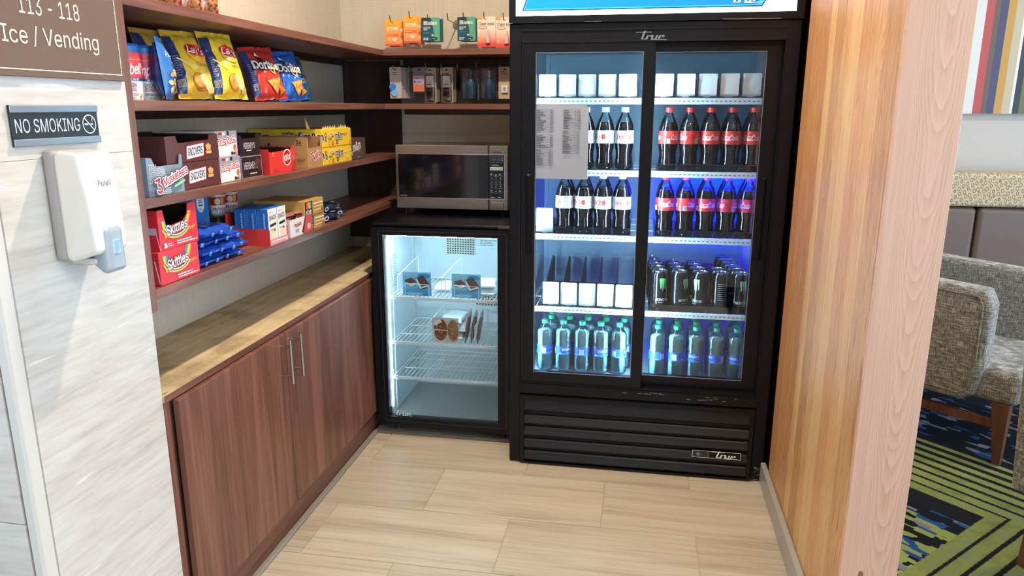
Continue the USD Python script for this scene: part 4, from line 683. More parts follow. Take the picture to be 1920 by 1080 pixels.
# ------------------------------------------------------------------ packs hanging from hooks on the back wall
HOOK = flat('a79d90', 0.3, 1.0)
def hook(label, x, z, y1, plate_=True, group=None, y0=0.7995):
    t = thing('wall_hook', label, 'hook', (x, y0, z), 0, group); L = y0 - y1
    if plate_: part(t, 'wall_plate', cyl((0, -0.004, 0), (0, -0.0002, 0), 0.021, 20), HOOK, 30)
    part(t, 'prong', rod([(0, -0.003, 0.0), (0, -L + 0.012, 0.004), (0, -L, 0.03)], 0.0024, 8), HOOK, True)
def card(name, label, cat, x, y, ztop, w, h, art, col, n=1, group=None, rx=0.0, rz=0.0, extra=None, slot=True):
    """n hanging cards one behind another; the front face towards -y"""
    out = None
    for k in range(n):
        t = thing(name, label if k == 0 else f'{label} (card {k + 1} behind it)', cat, (x + 0.0025 * k, y + 0.011 * k, ztop), rz, group, rx)
        P = Polygon([(-w / 2 + 0.003, -h), (w / 2 - 0.003, -h), (w / 2, -h + 0.003), (w / 2, -0.003), (w / 2 - 0.003, 0), (-w / 2 + 0.003, 0), (-w / 2, -0.003), (-w / 2, -h + 0.003)])
        if slot: P = P.difference(sbox(-0.006, -0.0135, 0.006, -0.0075))
        part(t, 'card', plate(P, 0.0012, (0, 0, 0), (1, 0, 0), (0, 0, 1)), flat(col, 0.45))
        if art and k == 0:
            A = Art(); A.L = [(g.intersection(P), c) for g, c in art.L]; A.put(t, FACE, PRINT, 'printed_design')
        if extra: extra(t)
        out = t
    return out
top = [(-0.657, 1.805), (-0.567, 1.822), (-0.481, 1.808), (-0.39, 1.81), (-0.318, 1.812), (-0.225, 1.812), (-0.138, 1.806)]
for i, (x, z) in enumerate(top):
    hook(f'{ORD[i]} wall hook from the left above the upper back shelf' + (', empty' if i == 3 else ''), x, z - 0.012, 0.615, True, 'hooks of the upper row')
def orange_art(w, h):
    a = Art()
    for i in range(10):
        q = i / 9; c = tuple(np.array(C('eda93a')) * (1 - q) + np.array(C('e88a5c')) * q); a.rect(-w / 2, -h * (i + 1) / 10, w / 2, -h * i / 10, c)
    return a.rect(-w * 0.36, -h * 0.40, w * 0.36, -h * 0.28, 'f2dcae').greek(-w * 0.3, -h * 0.38, w * 0.3, -h * 0.3, 2, 'd0973c', 3).rect(-w * 0.4, -h * 0.62, w * 0.4, -h * 0.54, 'df6a45').greek(-w * 0.34, -h * 0.6, w * 0.1, -h * 0.56, 1, 'f4dcc0', 5).ell(-w * 0.2, -h * 0.76, w * 0.12, h * 0.08, 'f0a860').ell(w * 0.12, -h * 0.76, w * 0.16, h * 0.08, 'f4c9a8').rect(-w / 2, -h, w / 2, -h * 0.93, 'c9583a')
card('hanging_pack', 'orange medicine pack, leftmost on the upper hooks', 'pack', -0.648, 0.625, 1.806, 0.072, 0.112, orange_art(0.072, 0.112), 'e9a04c', 1)
card('hanging_pack', 'orange medicine pack behind the leftmost one, its right edge showing', 'pack', -0.634, 0.655, 1.802, 0.074, 0.112, orange_art(0.074, 0.112), 'e3a257', 1)
card('hanging_pack', 'orange medicine pack, second on the upper hooks beside the green lip balm', 'pack', -0.562, 0.625, 1.823, 0.07, 0.118, orange_art(0.07, 0.118), 'e9a04c', 1)
card('hanging_pack', 'orange medicine pack right behind the second one', 'pack', -0.546, 0.66, 1.819, 0.072, 0.118, orange_art(0.072, 0.118), 'd98048', 1)
def green_art(w, h):
    a = Art().rect(-w / 2, -h, w / 2, 0, '57a38c').pg([(-w / 2, 0), (w * 0.0, 0), (w * 0.14, -h * 0.45), (w * 0.20, -h), (-w / 2, -h)], '154a5f').rect(-w / 2, -h * 0.16, 0.0, 0, '173640')
    return a.text('Blistex', 0.0, -h * 0.22, 0.0155, 'f2ebd2', w=w * 0.74).text('MEDICATED', -w * 0.2, -h * 0.42, 0.006, 'd9e6e4', w=w * 0.38).text('BERRY', -w * 0.27, -h * 0.50, 0.006, 'd9e6e4', w=w * 0.22).greek(-w * 0.4, -h * 0.66, w * 0.1, -h * 0.57, 2, '4f93a8', 5, 0.3).ell(w * 0.1, -h * 0.74, 0.005, 0.004, 'cfe0a0').greek(-w * 0.4, -h * 0.94, -w * 0.1, -h * 0.82, 3, 'dfe8e8', 2).rect(w * 0.08, -h * 0.92, w * 0.36, -h * 0.83, '12343e').greek(w * 0.11, -h * 0.90, w * 0.33, -h * 0.85, 1, 'e6ece6', 3)
for j, x in enumerate((-0.472, -0.307)):
    card('hanging_pack', f'dark green lip balm card, {["left of the empty hook", "right of the empty hook"][j]}', 'pack', x, 0.632, 1.813, 0.085, 0.102, green_art(0.085, 0.102), '2c6a66', 1, rz=-6 if j else 0)
    part(thing('hanging_pack', f'lip balm card hidden right behind the green one {["left of the empty hook", "right of the empty hook"][j]}', 'pack', (x + 0.008, 0.66, 1.81)), 'card', plate(sbox(-0.0425, -0.1, 0.0425, 0), 0.0012, (0, 0, 0), (1, 0, 0), (0, 0, 1)), flat('2a5c58', 0.45))
def eyes_art(w, h):
    a = Art().rect(-w / 2, -h, w / 2, 0, 'f0dccb')
    for i in range(8): q = i / 7; a.rect(-w / 2, -h * (0.45 + 0.06 * (i + 1)), w / 2, -h * (0.45 + 0.06 * i), tuple(np.array(C('f0d2be')) * (1 - q) + np.array(C('dc5646')) * q))
    a.rect(-w / 2, -h, w / 2, -h * 0.9, 'd8483c').rect(-w * 0.5, -h * 0.08, -w * 0.22, 0, 'e8a04c')
    return a.text('Clear eyes', 0.0, -h * 0.225, 0.0125, '23303c', w=w * 0.86, bold=False).ell(-w * 0.2, -h * 0.35, w * 0.24, h * 0.055, 'e07a66').ell(-w * 0.2, -h * 0.35, w * 0.21, h * 0.04, 'e9c4b4').ell(-w * 0.36, -h * 0.78, w * 0.07, h * 0.045, 'eab05c')
def dropper(t):
    part(t, 'dropper_bottle', lathe([(0, -0.112), (0.009, -0.112), (0.0105, -0.108), (0.0095, -0.085), (0.0055, -0.07), (0.0045, -0.058), (0, -0.056)], 18).apply_translation((0.008, -0.007, 0)), flat('d9b5ae', 0.25), 40, 'pale pink dropper bottle')
for j, x in enumerate((-0.215, -0.131)):
    card('hanging_pack', f'white and red eye drop card, {["left of the two", "right of the two, beside the tall fridge"][j]}', 'pack', x, 0.628, 1.812 - 0.004 * j, 0.082, 0.128, eyes_art(0.082, 0.128), 'efd9c8', 1, extra=dropper)
    card('hanging_pack', f'eye drop card right behind the white and red one, {["left pair", "right pair"][j]}', 'pack', x + 0.009, 0.656, 1.809, 0.084, 0.126, None, 'e2b9a8', 1)
low = [(-0.645, 1.592), (-0.568, 1.59), (-0.492, 1.60), (-0.418, 1.597), (-0.345, 1.597), (-0.258, 1.604), (-0.15, 1.592)]
for i, (x, z) in enumerate(low): hook(f'{ORD[i]} short hook from the left on the dark board below', x, z - 0.016, 0.6, False, 'hooks of the lower row', 0.7838)
def lens_art(w, h): return Art().rect(-w / 2, -h, w / 2, 0, 'b9a8a0').greek(-w * 0.28, -h * 0.24, w * 0.3, -h * 0.14, 2, '3a3236', 4, 0.45)
def lenscase(t):
    part(t, 'lens_case', [cyl((-0.013, -0.009, -0.087), (-0.013, -0.0006, -0.087), 0.0155, 24)], flat('3f7fd0', 0.3), 30, 'blue lens case cap')
    part(t, 'lens_case', [cyl((-0.004, -0.008, -0.113), (-0.004, -0.0006, -0.113), 0.0155, 24), bx(-0.02, 0.006, -0.005, -0.0006, -0.104, -0.09)], flat('7db4e6', 0.3), 30, 'pale blue lens case cap')
card('hanging_pack', 'grey card with a blue contact lens case, front of a thick stack', 'pack', -0.636, 0.607, 1.60, 0.056, 0.138, lens_art(0.056, 0.138), 'b3a39b', 1, extra=lenscase)
for k in range(7): card('hanging_pack', f'grey lens case card in the stack, {ORD[k]} behind the front one', 'pack', -0.6325 + 0.0045 * k, 0.622 + 0.0165 * k, 1.60, 0.056, 0.137, None, ['8f8480', 'a0938d'][k % 2], 1, group='lens case cards behind the front one')
def oraj(t): part(t, 'carton', bx(-0.026, 0.026, -0.016, -0.0006, -0.107, -0.036, 0.001), flat('c86a50', 0.4)); Art().rect(-0.026, -0.075, 0.026, -0.036, '9c8fa0').greek(-0.02, -0.052, 0.016, -0.042, 1, 'd3674f', 3, 0.8).ell(-0.018, -0.063, 0.005, 0.005, '333a52').line([(-0.01, -0.066), (0.014, -0.062)], 0.004, '5c6a80').put(t, ((0, -0.016, 0), (1, 0, 0), (0, 0, 1)), PRINT, 'printed_design')
card('hanging_pack', 'grey hanging pack with a small orange-red carton', 'pack', -0.524, 0.61, 1.598, 0.064, 0.112, None, '6f656f', 1, extra=oraj)
def opener(t):
    part(t, 'blister', rbox(-0.026, 0.026, -0.016, -0.0005, -0.15, -0.032, 0.006), BLISTER, 40)
    part(t, 'insert_card', bx(-0.017, 0.017, -0.0052, -0.0014, -0.086, -0.036), flat('cfc7c0', 0.5)); part(t, 'grip', rbox(-0.014, 0.014, -0.013, -0.0014, -0.128, -0.088, 0.004), flat('2c2626', 0.35), 40, 'dark grip')
    part(t, 'metal_tip', [rbox(-0.013, 0.013, -0.012, -0.0014, -0.146, -0.130, 0.003), bx(-0.014, 0.014, -0.0145, -0.0132, -0.102, -0.096), bx(-0.014, 0.014, -0.0145, -0.0132, -0.129, -0.124)], flat('d8cfc6', 0.2, 1.0), 40)
    Art().greek(-0.013, -0.075, 0.013, -0.068, 1, '4a4446', 2).greek(-0.006, -0.064, 0.006, -0.06, 1, '4a4446', 2).put(t, ((0, -0.0056, 0), (1, 0, 0), (0, 0, 1)), PRINT, 'lettering')
for j, x in enumerate((-0.475, -0.397)):
    card('hanging_pack', f'clear blister pack with a black and silver tool, {["left", "right"][j]} of the two', 'pack', x, 0.612, 1.597, 0.062, 0.156, Art().rect(-0.031, -0.156, 0.031, 0, '9b8d7c').greek(-0.02, -0.03, 0.022, -0.02, 1, '3a3236', 7), '8f8272', 1, rz=-8, extra=opener)
    card('hanging_pack', f'tan backing card right behind the {["left", "right"][j]} tool pack', 'pack', x + 0.008, 0.642, 1.596, 0.06, 0.15, None, '6f6459', 1, rz=-8)
def tealbottle(c1, big):
    def f(t):
        R_ = 0.025 if big else 0.021
        part(t, 'bottle', lathe([(0, -0.133), (R_ - 0.003, -0.133), (R_, -0.128), (R_ - 0.001, -0.075), (R_ * 0.7, -0.055), (0.009, -0.045), (0, -0.044)], 24).apply_scale((1, 0.6, 1)).apply_translation((0.006, -0.0165, 0)), flat(c1, 0.12, coat=0.6), 40)
        part(t, 'cap', lathe([(0, -0.044), (0.0115, -0.044), (0.0115, -0.018), (0.009, -0.012), (0, -0.011)], 20).apply_translation((0.008, -0.013, 0)), flat('3c3b40', 0.3) if big else flat('a9a5a8', 0.25, 0.6), 40)
        part(t, 'blister', rbox(-0.036, 0.038, -0.034, -0.0005, -0.136, -0.004, 0.008), BLISTER, 40)
    return f
card('hanging_pack', 'blister pack with a fat teal mouthwash bottle', 'pack', -0.29, 0.615, 1.592, 0.085, 0.137, None, '4a434c', 1, extra=tealbottle('1f5a68', True))
card('hanging_pack', 'blister pack with a slim blue bottle and silver cap', 'pack', -0.204, 0.615, 1.594, 0.078, 0.134, None, '4d4650', 1, extra=tealbottle('2a4f78', False))
card('hanging_pack', 'tan card with a small white square item, beside the tall fridge', 'pack', -0.128, 0.605, 1.598, 0.058, 0.138, Art().greek(-0.016, -0.03, 0.014, -0.016, 2, '3a3236', 8), 'b09a82', 1, extra=lambda t: (part(t, 'plastic_case', bx(-0.014, 0.014, -0.009, -0.0006, -0.113, -0.079, 0.002), flat('d6d4d0', 0.3)), Art().ell(0, 0, 0.007, 0.011, '8b97a0').put(t, ((0, -0.009, -0.096), (1, 0, 0), (0, 0, 1)), PRINT, 'printed_design')))
# ------------------------------------------------------------------ tall two-door drinks fridge
FB = mat('black_enamel', {'g': ('geometry', {}), 'n': ('noise_texture', {'scale': 420.0, 'detail': 1}), 'b': ('bump', {'strength': 0.08, 'distance': 0.001}), 'p': ('principled_bsdf', {'base_color': C('090911'), 'roughness': 0.36, 'specular_ior_level': 0.3})},
         [('g.position', 'n.vector'), ('n.fac', 'b.height'), ('b.normal', 'p.normal')])
FBD = flat('08080b', 0.45, spec=0.3); LINER = flat('a6c0d0', 0.45); RAIL = flat('e6eaea', 0.35); LED = flat('b4e4ff', 0.3, emit=165.0)
FW = 1.003
fr = thing('drinks_fridge', 'tall black two-door drinks fridge with lit blue header', 'refrigerator')
part(fr, 'cabinet', [bx(0, 0.045, 0, 0.755, 0.006, 1.714, 0.003), bx(FW - 0.046, FW, 0, 0.755, 0.006, 1.714, 0.003), bx(0.04, FW - 0.04, 0.0008, 0.75, 1.656, 1.713), bx(0.04, FW - 0.04, 0.0008, 0.75, 0.304, 0.352, 0.002),
                     bx(0.04, FW - 0.04, 0.715, 0.754, 0.01, 1.712), bx(0.044, FW - 0.045, 0.03, 0.72, 0.02, 0.06)], FB)
for q in ((-0.004, 0.006, 1.688, 1.692), (-0.003, 0.006, 0.344, 0.3475), (0.0, 0.095, 1.648, 1.656), (0.0, 0.095, 0.352, 0.3565)): part(fr, 'door_track', bx(0.045, FW - 0.046, *q), FBD)
IY0, IY1, IZ0, IZ1 = 0.098, 0.64, 0.356, 1.648
part(fr, 'liner', [bx(0.0455, 0.052, IY0, IY1, IZ0, IZ1), bx(FW - 0.053, FW - 0.0465, IY0, IY1, IZ0, IZ1), bx(0.046, FW - 0.047, IY1, IY1 + 0.006, IZ0, IZ1), bx(0.046, FW - 0.047, IY0, IY1, IZ1 - 0.001, IZ1 + 0.006), bx(0.046, FW - 0.047, IY0, IY1, IZ0 - 0.002, IZ0 + 0.002)], LINER, False, 'pale grey inside walls')
part(fr, 'shelf_post', [bx(0.488, 0.512, 0.105, 0.125, IZ0, IZ1)], LINER)
for x, y in ((0.498, 0.632), (0.062, 0.632), (0.94, 0.632)): part(fr, 'shelf_post', bx(x - 0.009, x + 0.009, y - 0.004, y + 0.0075, IZ0, IZ1), LINER)
for x0, x1 in ((0.0528, 0.0532), (FW - 0.0538, FW - 0.0534)):
    pass
a = Art()
for k in range(60): z = 0.40 + k * 0.0205; a.rect(0, z, 0.006, z + 0.008, '3b444c')
for o, U in (((0.0521, 0.135, 0), (0, 1, 0)), ((FW - 0.0531, 0.141, 0), (0, -1, 0)), ((0.4878, 0.12, 0), (0, -1, 0)), ((0.5122, 0.112, 0), (0, 1, 0))):
    a.put(fr, (o, U, (0, 0, 1)), PRINT, 'shelf_slots')
part(fr, 'led_strip', [bx(0.4885, 0.5115, 0.072, 0.1045, 0.38, 1.64)], flat('d9dde0', 0.4), False, 'white light housing on the middle post')
part(fr, 'led_strip', bx(0.484, 0.488, 0.074, 0.092, 0.40, 1.62), LED, False, 'lit strip on the left of the middle post')
part(fr, 'led_strip', bx(0.512, 0.516, 0.074, 0.092, 0.40, 1.62), LED, False, 'lit strip on the right of the middle post')
part(fr, 'led_strip', bx(0.054, 0.058, 0.074, 0.092, 0.40, 1.62), LED, False, 'lit strip on the left side wall')
BLUELED = flat('0014ff', 0.3, emit=1100.0)
part(fr, 'led_strip', bx(0.62, 0.945, 0.590, 0.600, 1.176, 1.1785), BLUELED, False, 'blue light under the second right shelf'); part(fr, 'led_strip', bx(0.64, 0.945, 0.1285, 0.1325, 1.1672, 1.1705), BLUELED, False, 'blue light under the second right shelf')
part(fr, 'light_housing', bx(0.518, 0.948, 0.129, 0.624, 1.1795, 1.1815), RAIL)
# sliding doors
def glass_door(x0, x1, gx0, gx1, y0, hx, label):
    z0, z1, gz0, gz1 = 0.3575, 1.647, 0.398, 1.6145
    d = part(fr, 'door', plate(sbox(x0, z0, x1, z1).difference(sbox(gx0, gz0, gx1, gz1)), 0.028, (0, y0, 0), (1, 0, 0), (0, 0, 1)), FB, False, label)
    part(d, 'bead', plate(sbox(gx0 - 0.0006, gz0 - 0.0006, gx1 + 0.0006, gz1 + 0.0006).difference(sbox(gx0 + 0.0016, gz0 + 0.0016, gx1 - 0.0016, gz1 - 0.0016)), 0.004, (0, y0 - 0.0004, 0), (1, 0, 0), (0, 0, 1)), flat('9aa2a8', 0.3, 0.8))
    part(d, 'glass', bx(gx0, gx1, y0 + 0.008, y0 + 0.013, gz0, gz1), PANE)
    part(d, 'handle', [bx(hx - 0.010, hx + 0.010, y0 - 0.008, y0 + 0.001, 0.875, 1.18, 0.004), bx(hx - 0.0035, hx + 0.0035, y0 - 0.0135, y0 - 0.006, 0.88, 1.175, 0.003)], FBD)
    return d
glass_door(0.050, 0.5195, 0.0965, 0.479, 0.004, 0.073, 'left sliding door')
glass_door(0.484, 0.9535, 0.5235, 0.9015, 0.040, 0.9255, 'right sliding door, set behind the left one')
part(fr, 'jamb_trim', bx(0.045, 0.0495, 0.001, 0.05, 0.358, 1.646), FBD); part(fr, 'jamb_trim', bx(FW - 0.049, FW - 0.0455, 0.001, 0.09, 0.358, 1.646), FBD)
# header
hd = part(fr, 'header_frame', [plate(sbox(0, 1.7145, FW + 0.002, 1.997).difference(sbox(0.0235, 1.738, 0.979, 1.975)), 0.03, (0, -0.011, 0), (1, 0, 0), (0, 0, 1)), bx(0.0, FW + 0.002, 0.019, 0.5, 1.7147, 1.996)], FB)
part(hd, 'edge_scuff', [bx(0.0, 0.013, -0.0116, -0.0104, 1.7146, 1.7158), bx(0.74, 0.93, -0.0114, -0.0108, 1.7160, 1.7168), bx(0.27, 0.33, -0.0114, -0.0108, 1.7162, 1.7167)], flat('c9ccd0', 0.5))
a = Art().rect(0.0235, 1.738, 0.979, 1.975, 'd6e4f6').pg([(0.046, 1.756), (0.866, 1.756), (0.905, 1.815), (0.86, 1.955), (0.12, 1.955)], '0b3f8c').pg([(0.052, 1.7595), (0.864, 1.7595), (0.9, 1.815), (0.857, 1.95), (0.124, 1.95)], '35b1ff').pg([(0.056, 1.763), (0.85, 1.763), (0.878, 1.815), (0.84, 1.945), (0.126, 1.945)], '0a7de8')
a.pg([(0.85, 1.763), (0.862, 1.7605), (0.895, 1.815), (0.878, 1.815)], '1fb4d8').add(affinity.translate(true_logo(0.115), 0.752, 1.765), '0b3f8c').add(affinity.translate(true_logo(0.115), 0.7505, 1.7665), 'f4f8ff').ell(0.874, 1.761, 0.0016, 0.0016, '2a6aa0')
a.put(hd, ((0, -0.004, 0), (1, 0, 0), (0, 0, 1)), LIT, 'lit_panel', label='backlit white and blue header panel')
part(fr, 'name_plate', cat_([plate(g, 0.002, (0.449, -0.001, 1.652), (1, 0, 0), (0, 0, 1)) for g in [true_logo(0.105)]]), flat('c9cdd2', 0.25, 0.9), False, 'silver script logo')
# grille
gr = part(fr, 'grille', [plate(sbox(0.045, 0.006, 0.955, 0.3).difference(sbox(0.062, 0.012, 0.94, 0.284)), 0.012, (0, -0.010, 0), (1, 0, 0), (0, 0, 1)), bx(0.05, 0.95, 0.01, 0.02, 0.008, 0.3)], FBD)
GRM = flat('131318', 0.42, spec=0.4)
for z1, z0 in ((0.2815, 0.238), (0.206, 0.18), (0.156, 0.13), (0.102, 0.076), (0.050, 0.022)):
    prof = [(0.004, z1 + 0.006), (-0.0005, z1), (-0.011, z0 + 0.004), (-0.0105, z0), (-0.004, z0 - 0.005), (0.006, z0 - 0.010), (0.009, z1 + 0.004)]
    m = trimesh.creation.extrude_polygon(Polygon(prof), 0.876, engine='earcut'); v = m.vertices; m.vertices = np.c_[0.063 + v[:, 2], v[:, 0], v[:, 1]]
    part(gr, 'louver', m, GRM)
bd = part(gr, 'badge', bx(0.731, 0.915, -0.0135, -0.009, 0.0905, 0.120, 0.001), FBD)
a = Art().add(sbox(0, 0, 0.184, 0.0295).difference(sbox(0.0016, 0.0016, 0.1824, 0.0279)), 'e8ebee').rect(0.003, 0.004, 0.06, 0.0265, '2c3639').rect(0.014, 0.0035, 0.056, 0.0265, '20302e').add(Point(0.023, 0.0145).buffer(0.0058).difference(Point(0.023, 0.0145).buffer(0.004)), 'dfe4e8').rect(0.0615, 0.003, 0.0625, 0.0265, 'b9bec2').greek(0.032, 0.011, 0.052, 0.017, 1, '4a5c58', 3)
a.add(affinity.translate(true_logo(0.098), 0.073, 0.002), 'eef0f2').put(fr, ((0.731, -0.0135, 0.0905), (1, 0, 0), (0, 0, 1)), PRINT, 'lettering')
r = random.Random(2)
part(fr, 'paint_chips', [bx(x, x + r.uniform(0.004, 0.02), -0.0004, 0.001, z, z + r.uniform(0.0008, 0.002)) for x, z in [(r.uniform(0.44, 0.6), r.uniform(0.332, 0.340)) for _ in range(9)] + [(r.uniform(0.69, 0.9), r.uniform(0.322, 0.338)) for _ in range(10)] + [(r.uniform(0.96, 0.985), r.uniform(0.02, 0.06)) for _ in range(8)] + [(0.958, 0.0065), (0.97, 0.0065), (0.98, 0.0065)]], flat('9a9c9e', 0.6), kind='stuff')
for x, y in ((0.04, 0.05), (0.96, 0.05), (0.04, 0.7), (0.96, 0.7)): part(fr, 'foot', cyl((x, y, 0.0), (x, y, 0.0065), 0.016), FBD)
# shelves: wire decks with a slotted front rail
SHZ = (1.457, 1.188, 0.935, 0.637)
for z in SHZ:
    for x0, x1 in ((0.0575, 0.4835), (0.5165, 0.949)):
        s = part(fr, 'shelf', [bx(x0, x1, 0.1235, 0.1275, z - 0.022, z + 0.0005, 0.001)] + [bx(x0, x1, y, y + 0.004, z - 0.006, z - 0.002) for y in (0.3, 0.46, 0.62)] + [bx(x - 0.0015, x + 0.0015, 0.1275, 0.624, z - 0.002, z + 0.0008) for x in np.linspace(x0 + 0.006, x1 - 0.006, 17)], RAIL)
        a = Art()
        for x in np.arange(x0 + 0.03, x1 - 0.02, 0.0165): a.pg([(x, z - 0.0125), (x + 0.009, z - 0.0125), (x + 0.0095, z - 0.0095), (x, z - 0.0095)], '4d565c')
        a.put(s, ((0, 0.1235, 0), (1, 0, 0), (0, 0, 1)), PRINT, 'slots')
# price sheet taped to the left door
ps = thing('price_sheet', 'white printed price list taped inside the left fridge door', 'paper', (0.0955, 0.0115, 1.163))
v = []; n = 14
P = Polygon([(0.0012, 0), (0.196, 0), (0.196, 0.255), (0.1925, 0.262), (0.187, 0.269), (0.0012, 0.269)])
part(ps, 'sheet', plate(P, 0.0004, (0, 0, 0), (1, 0, 0), (0, 0, 1)), flat('9097a6', 0.6))
a = Art(); K = '343a44'
def table(x0, x1, z0, z1, n, cols, sd):
    rr = random.Random(sd); hh = (z1 - z0) / n
    for i in range(n + 1): a.rect(x0, z0 + i * hh - 0.0003, x1, z0 + i * hh + 0.0003, K)
    for c in (x0, x1) + cols: a.rect(c - 0.0003, z0, c + 0.0003, z1, K)
    for i in range(n):
        a.greek(x0 + 0.002, z0 + i * hh + hh * 0.2, x0 + 0.002 + (cols[0] - x0) * rr.uniform(0.3, 0.9), z0 + (i + 1) * hh - hh * 0.1, 1, K, sd * 31 + i, 0.55); a.greek(cols[-1] + 0.002, z0 + i * hh + hh * 0.3, x1 - 0.001, z0 + (i + 1) * hh - hh * 0.2, 1, K, i, 0.5)
table(0.005, 0.066, 0.17, 0.252, 14, (0.055,), 1); table(0.005, 0.066, 0.115, 0.163, 8, (0.055,), 2); table(0.005, 0.066, 0.05, 0.109, 10, (0.052,), 3)
table(0.104, 0.166, 0.184, 0.252, 12, (0.148, 0.157), 4); table(0.102, 0.162, 0.095, 0.177, 14, (0.147, 0.156), 5)
a.put(ps, FACE, PRINT, 'printed_tables', t0=0.0002, dt=0.00003)

# lane organisers: clear front lens, dividers and spring pushers
PUSH = flat('f2f3f1', 0.4)
def organizer(label, x0, x1, z, kind, pushers=(), n=5, walls=True):
    t = thing('lane_organizer', label, 'shelf divider', (0, 0, z)); p = (x1 - x0) / n
    part(t, 'front_lens', bx(x0, x1, 0.130, 0.132, 0.0015, {'tall': 0.012, 'mid': 0.012, 'low': 0.026}[kind], 0.0006), CLEAR)
    part(t, 'tray', bx(x0, x1, 0.133, 0.60, 0.0010, 0.0024), CLEAR)
    dk = flat('2c3034', 0.4)
    for i in range(n + 1):
        x = x0 + p * i
        if not walls: continue
        if kind == 'low': part(t, 'divider', bx(x - 0.0007, x + 0.0007, 0.135, 0.60, 0.0026, 0.03), CLEAR)
        else:
            pr = Polygon([(0.1335, 0.0026), (0.60, 0.0026), (0.60, 0.11), (0.52, 0.135), (0.30, 0.07), (0.1335, 0.066 if kind == 'tall' else 0.062)]) if kind != 'tall' else Polygon([(0.1335, 0.0026), (0.60, 0.0026), (0.60, 0.07), (0.1335, 0.07)])
            m = trimesh.creation.extrude_polygon(pr, 0.0016, engine='earcut'); v = m.vertices; m.vertices = np.c_[x - 0.0008 + v[:, 2], v[:, 0], v[:, 1]]
            part(t, 'divider', m, dk)
    for i in pushers:
        x = x0 + p * (i + 0.5); w = 0.033
        P = sbox(x - w, 0.006, x + w, {'tall': 0.0865, 'mid': 0.098, 'low': 0.10}[kind])
        part(t, 'pusher', [plate(P.buffer(-0.004).buffer(0.004, 3), 0.003, (0, 0.138, 0), (1, 0, 0), (0, 0, 1)), bx(x - 0.012, x + 0.012, 0.141, 0.2, 0.0028, 0.02, 0.002)], PUSH, False, 'white pusher paddle')
        for sx in (-1, 1): part(t, 'lens_clip', bx(x + sx * (w + 0.0015) - 0.0015, x + sx * (w + 0.0015) + 0.0015, 0.1340, 0.1352, 0.05, {'tall': 0.085, 'mid': 0.09, 'low': 0.1}[kind]), CLEAR)
organizer('row of five white pusher paddles on the top left shelf of the fridge', 0.085, 0.4625, SHZ[0] + 0.001, 'tall', range(5))
organizer('row of five white pusher paddles on the top right shelf of the fridge', 0.5205, 0.9115, SHZ[0] + 0.001, 'tall', range(5))
organizer('clear bottle lanes of the second left fridge shelf', 0.085, 0.455, SHZ[1] + 0.001, 'low', ())
organizer('clear bottle lanes of the second right fridge shelf', 0.545, 0.935, SHZ[1] + 0.001, 'low', ())
organizer('clear lanes of the third left fridge shelf with one white paddle in the empty lane', 0.080, 0.455, SHZ[2] + 0.001, 'low', (0,))
organizer('clear bottle lanes of the third right fridge shelf', 0.545, 0.935, SHZ[2] + 0.001, 'low', ())
organizer('row of five white pusher paddles with dark dividers on the fourth left shelf', 0.109, 0.477, SHZ[3] + 0.001, 'mid', range(5))
organizer('clear can lanes of the fourth right fridge shelf', 0.537, 0.93, SHZ[3] + 0.001, 'low', (), 5, False)
# bottles
COLA = mat('cola', {'p': ('principled_bsdf', {'base_color': C('190c14'), 'roughness': 0.08, 'coat_weight': 0.3})})
WATER = mat('water', {'p': ('principled_bsdf', {'base_color': (0.66, 0.94, 1.0), 'roughness': 0.02, 'ior': 1.33, 'transmission_weight': 0.3})})
CB = [(0, 0.0), (0.022, 0.0), (0.030, 0.003), (0.0335, 0.012), (0.0325, 0.03), (0.0305, 0.055), (0.0315, 0.07), (0.0345, 0.080), (0.0355, 0.094), (0.0355, 0.1), (0.0355, 0.147), (0.0352, 0.152), (0.0325, 0.166), (0.0255, 0.186), (0.0165, 0.203), (0.0128, 0.213), (0.0125, 0.218)]
def cola_bottle(label, capc, art, loc, rz, group):
    t = thing('cola_bottle', label, 'bottle', loc, rz, group)
    b = part(t, 'bottle', lathe(CB, 30), PET, True)
    liq = [(max(0, r - 0.0009), z + 0.001) for r, z in CB if z < 0.17]; liq += [(0.0285, 0.1775), (0.0, 0.1775)]
    liq[0] = (0, 0.001); part(t, 'liquid', lathe(liq, 30), COLA, 50)
    cap = lathe([(0, 0.2145), (0.0145, 0.2145), (0.0145, 0.231), (0.0135, 0.2325), (0, 0.2325)], 30)
    c = part(t, 'cap', [cap] + [bx(0.0142, 0.015, -0.0004, 0.0004, 0.216, 0.23).apply_transform(trimesh.transformations.rotation_matrix(k * math.pi / 12, [0, 0, 1])) for k in range(24)], flat(capc, 0.35), 30)
    part(t, 'neck_ring', lathe([(0.0125, 0.2095), (0.0158, 0.2095), (0.0158, 0.2115), (0.0125, 0.2115)], 24), PET, 30)
    R_ = 0.0358; fn = lambda u, v, w: np.c_[(R_ + w) * np.cos(u / R_ - math.pi / 2), (R_ + w) * np.sin(u / R_ - math.pi / 2), v]
    art.put(t, fn, INK, 'printed_label', 0.009); return t
HC = math.pi * 0.0358
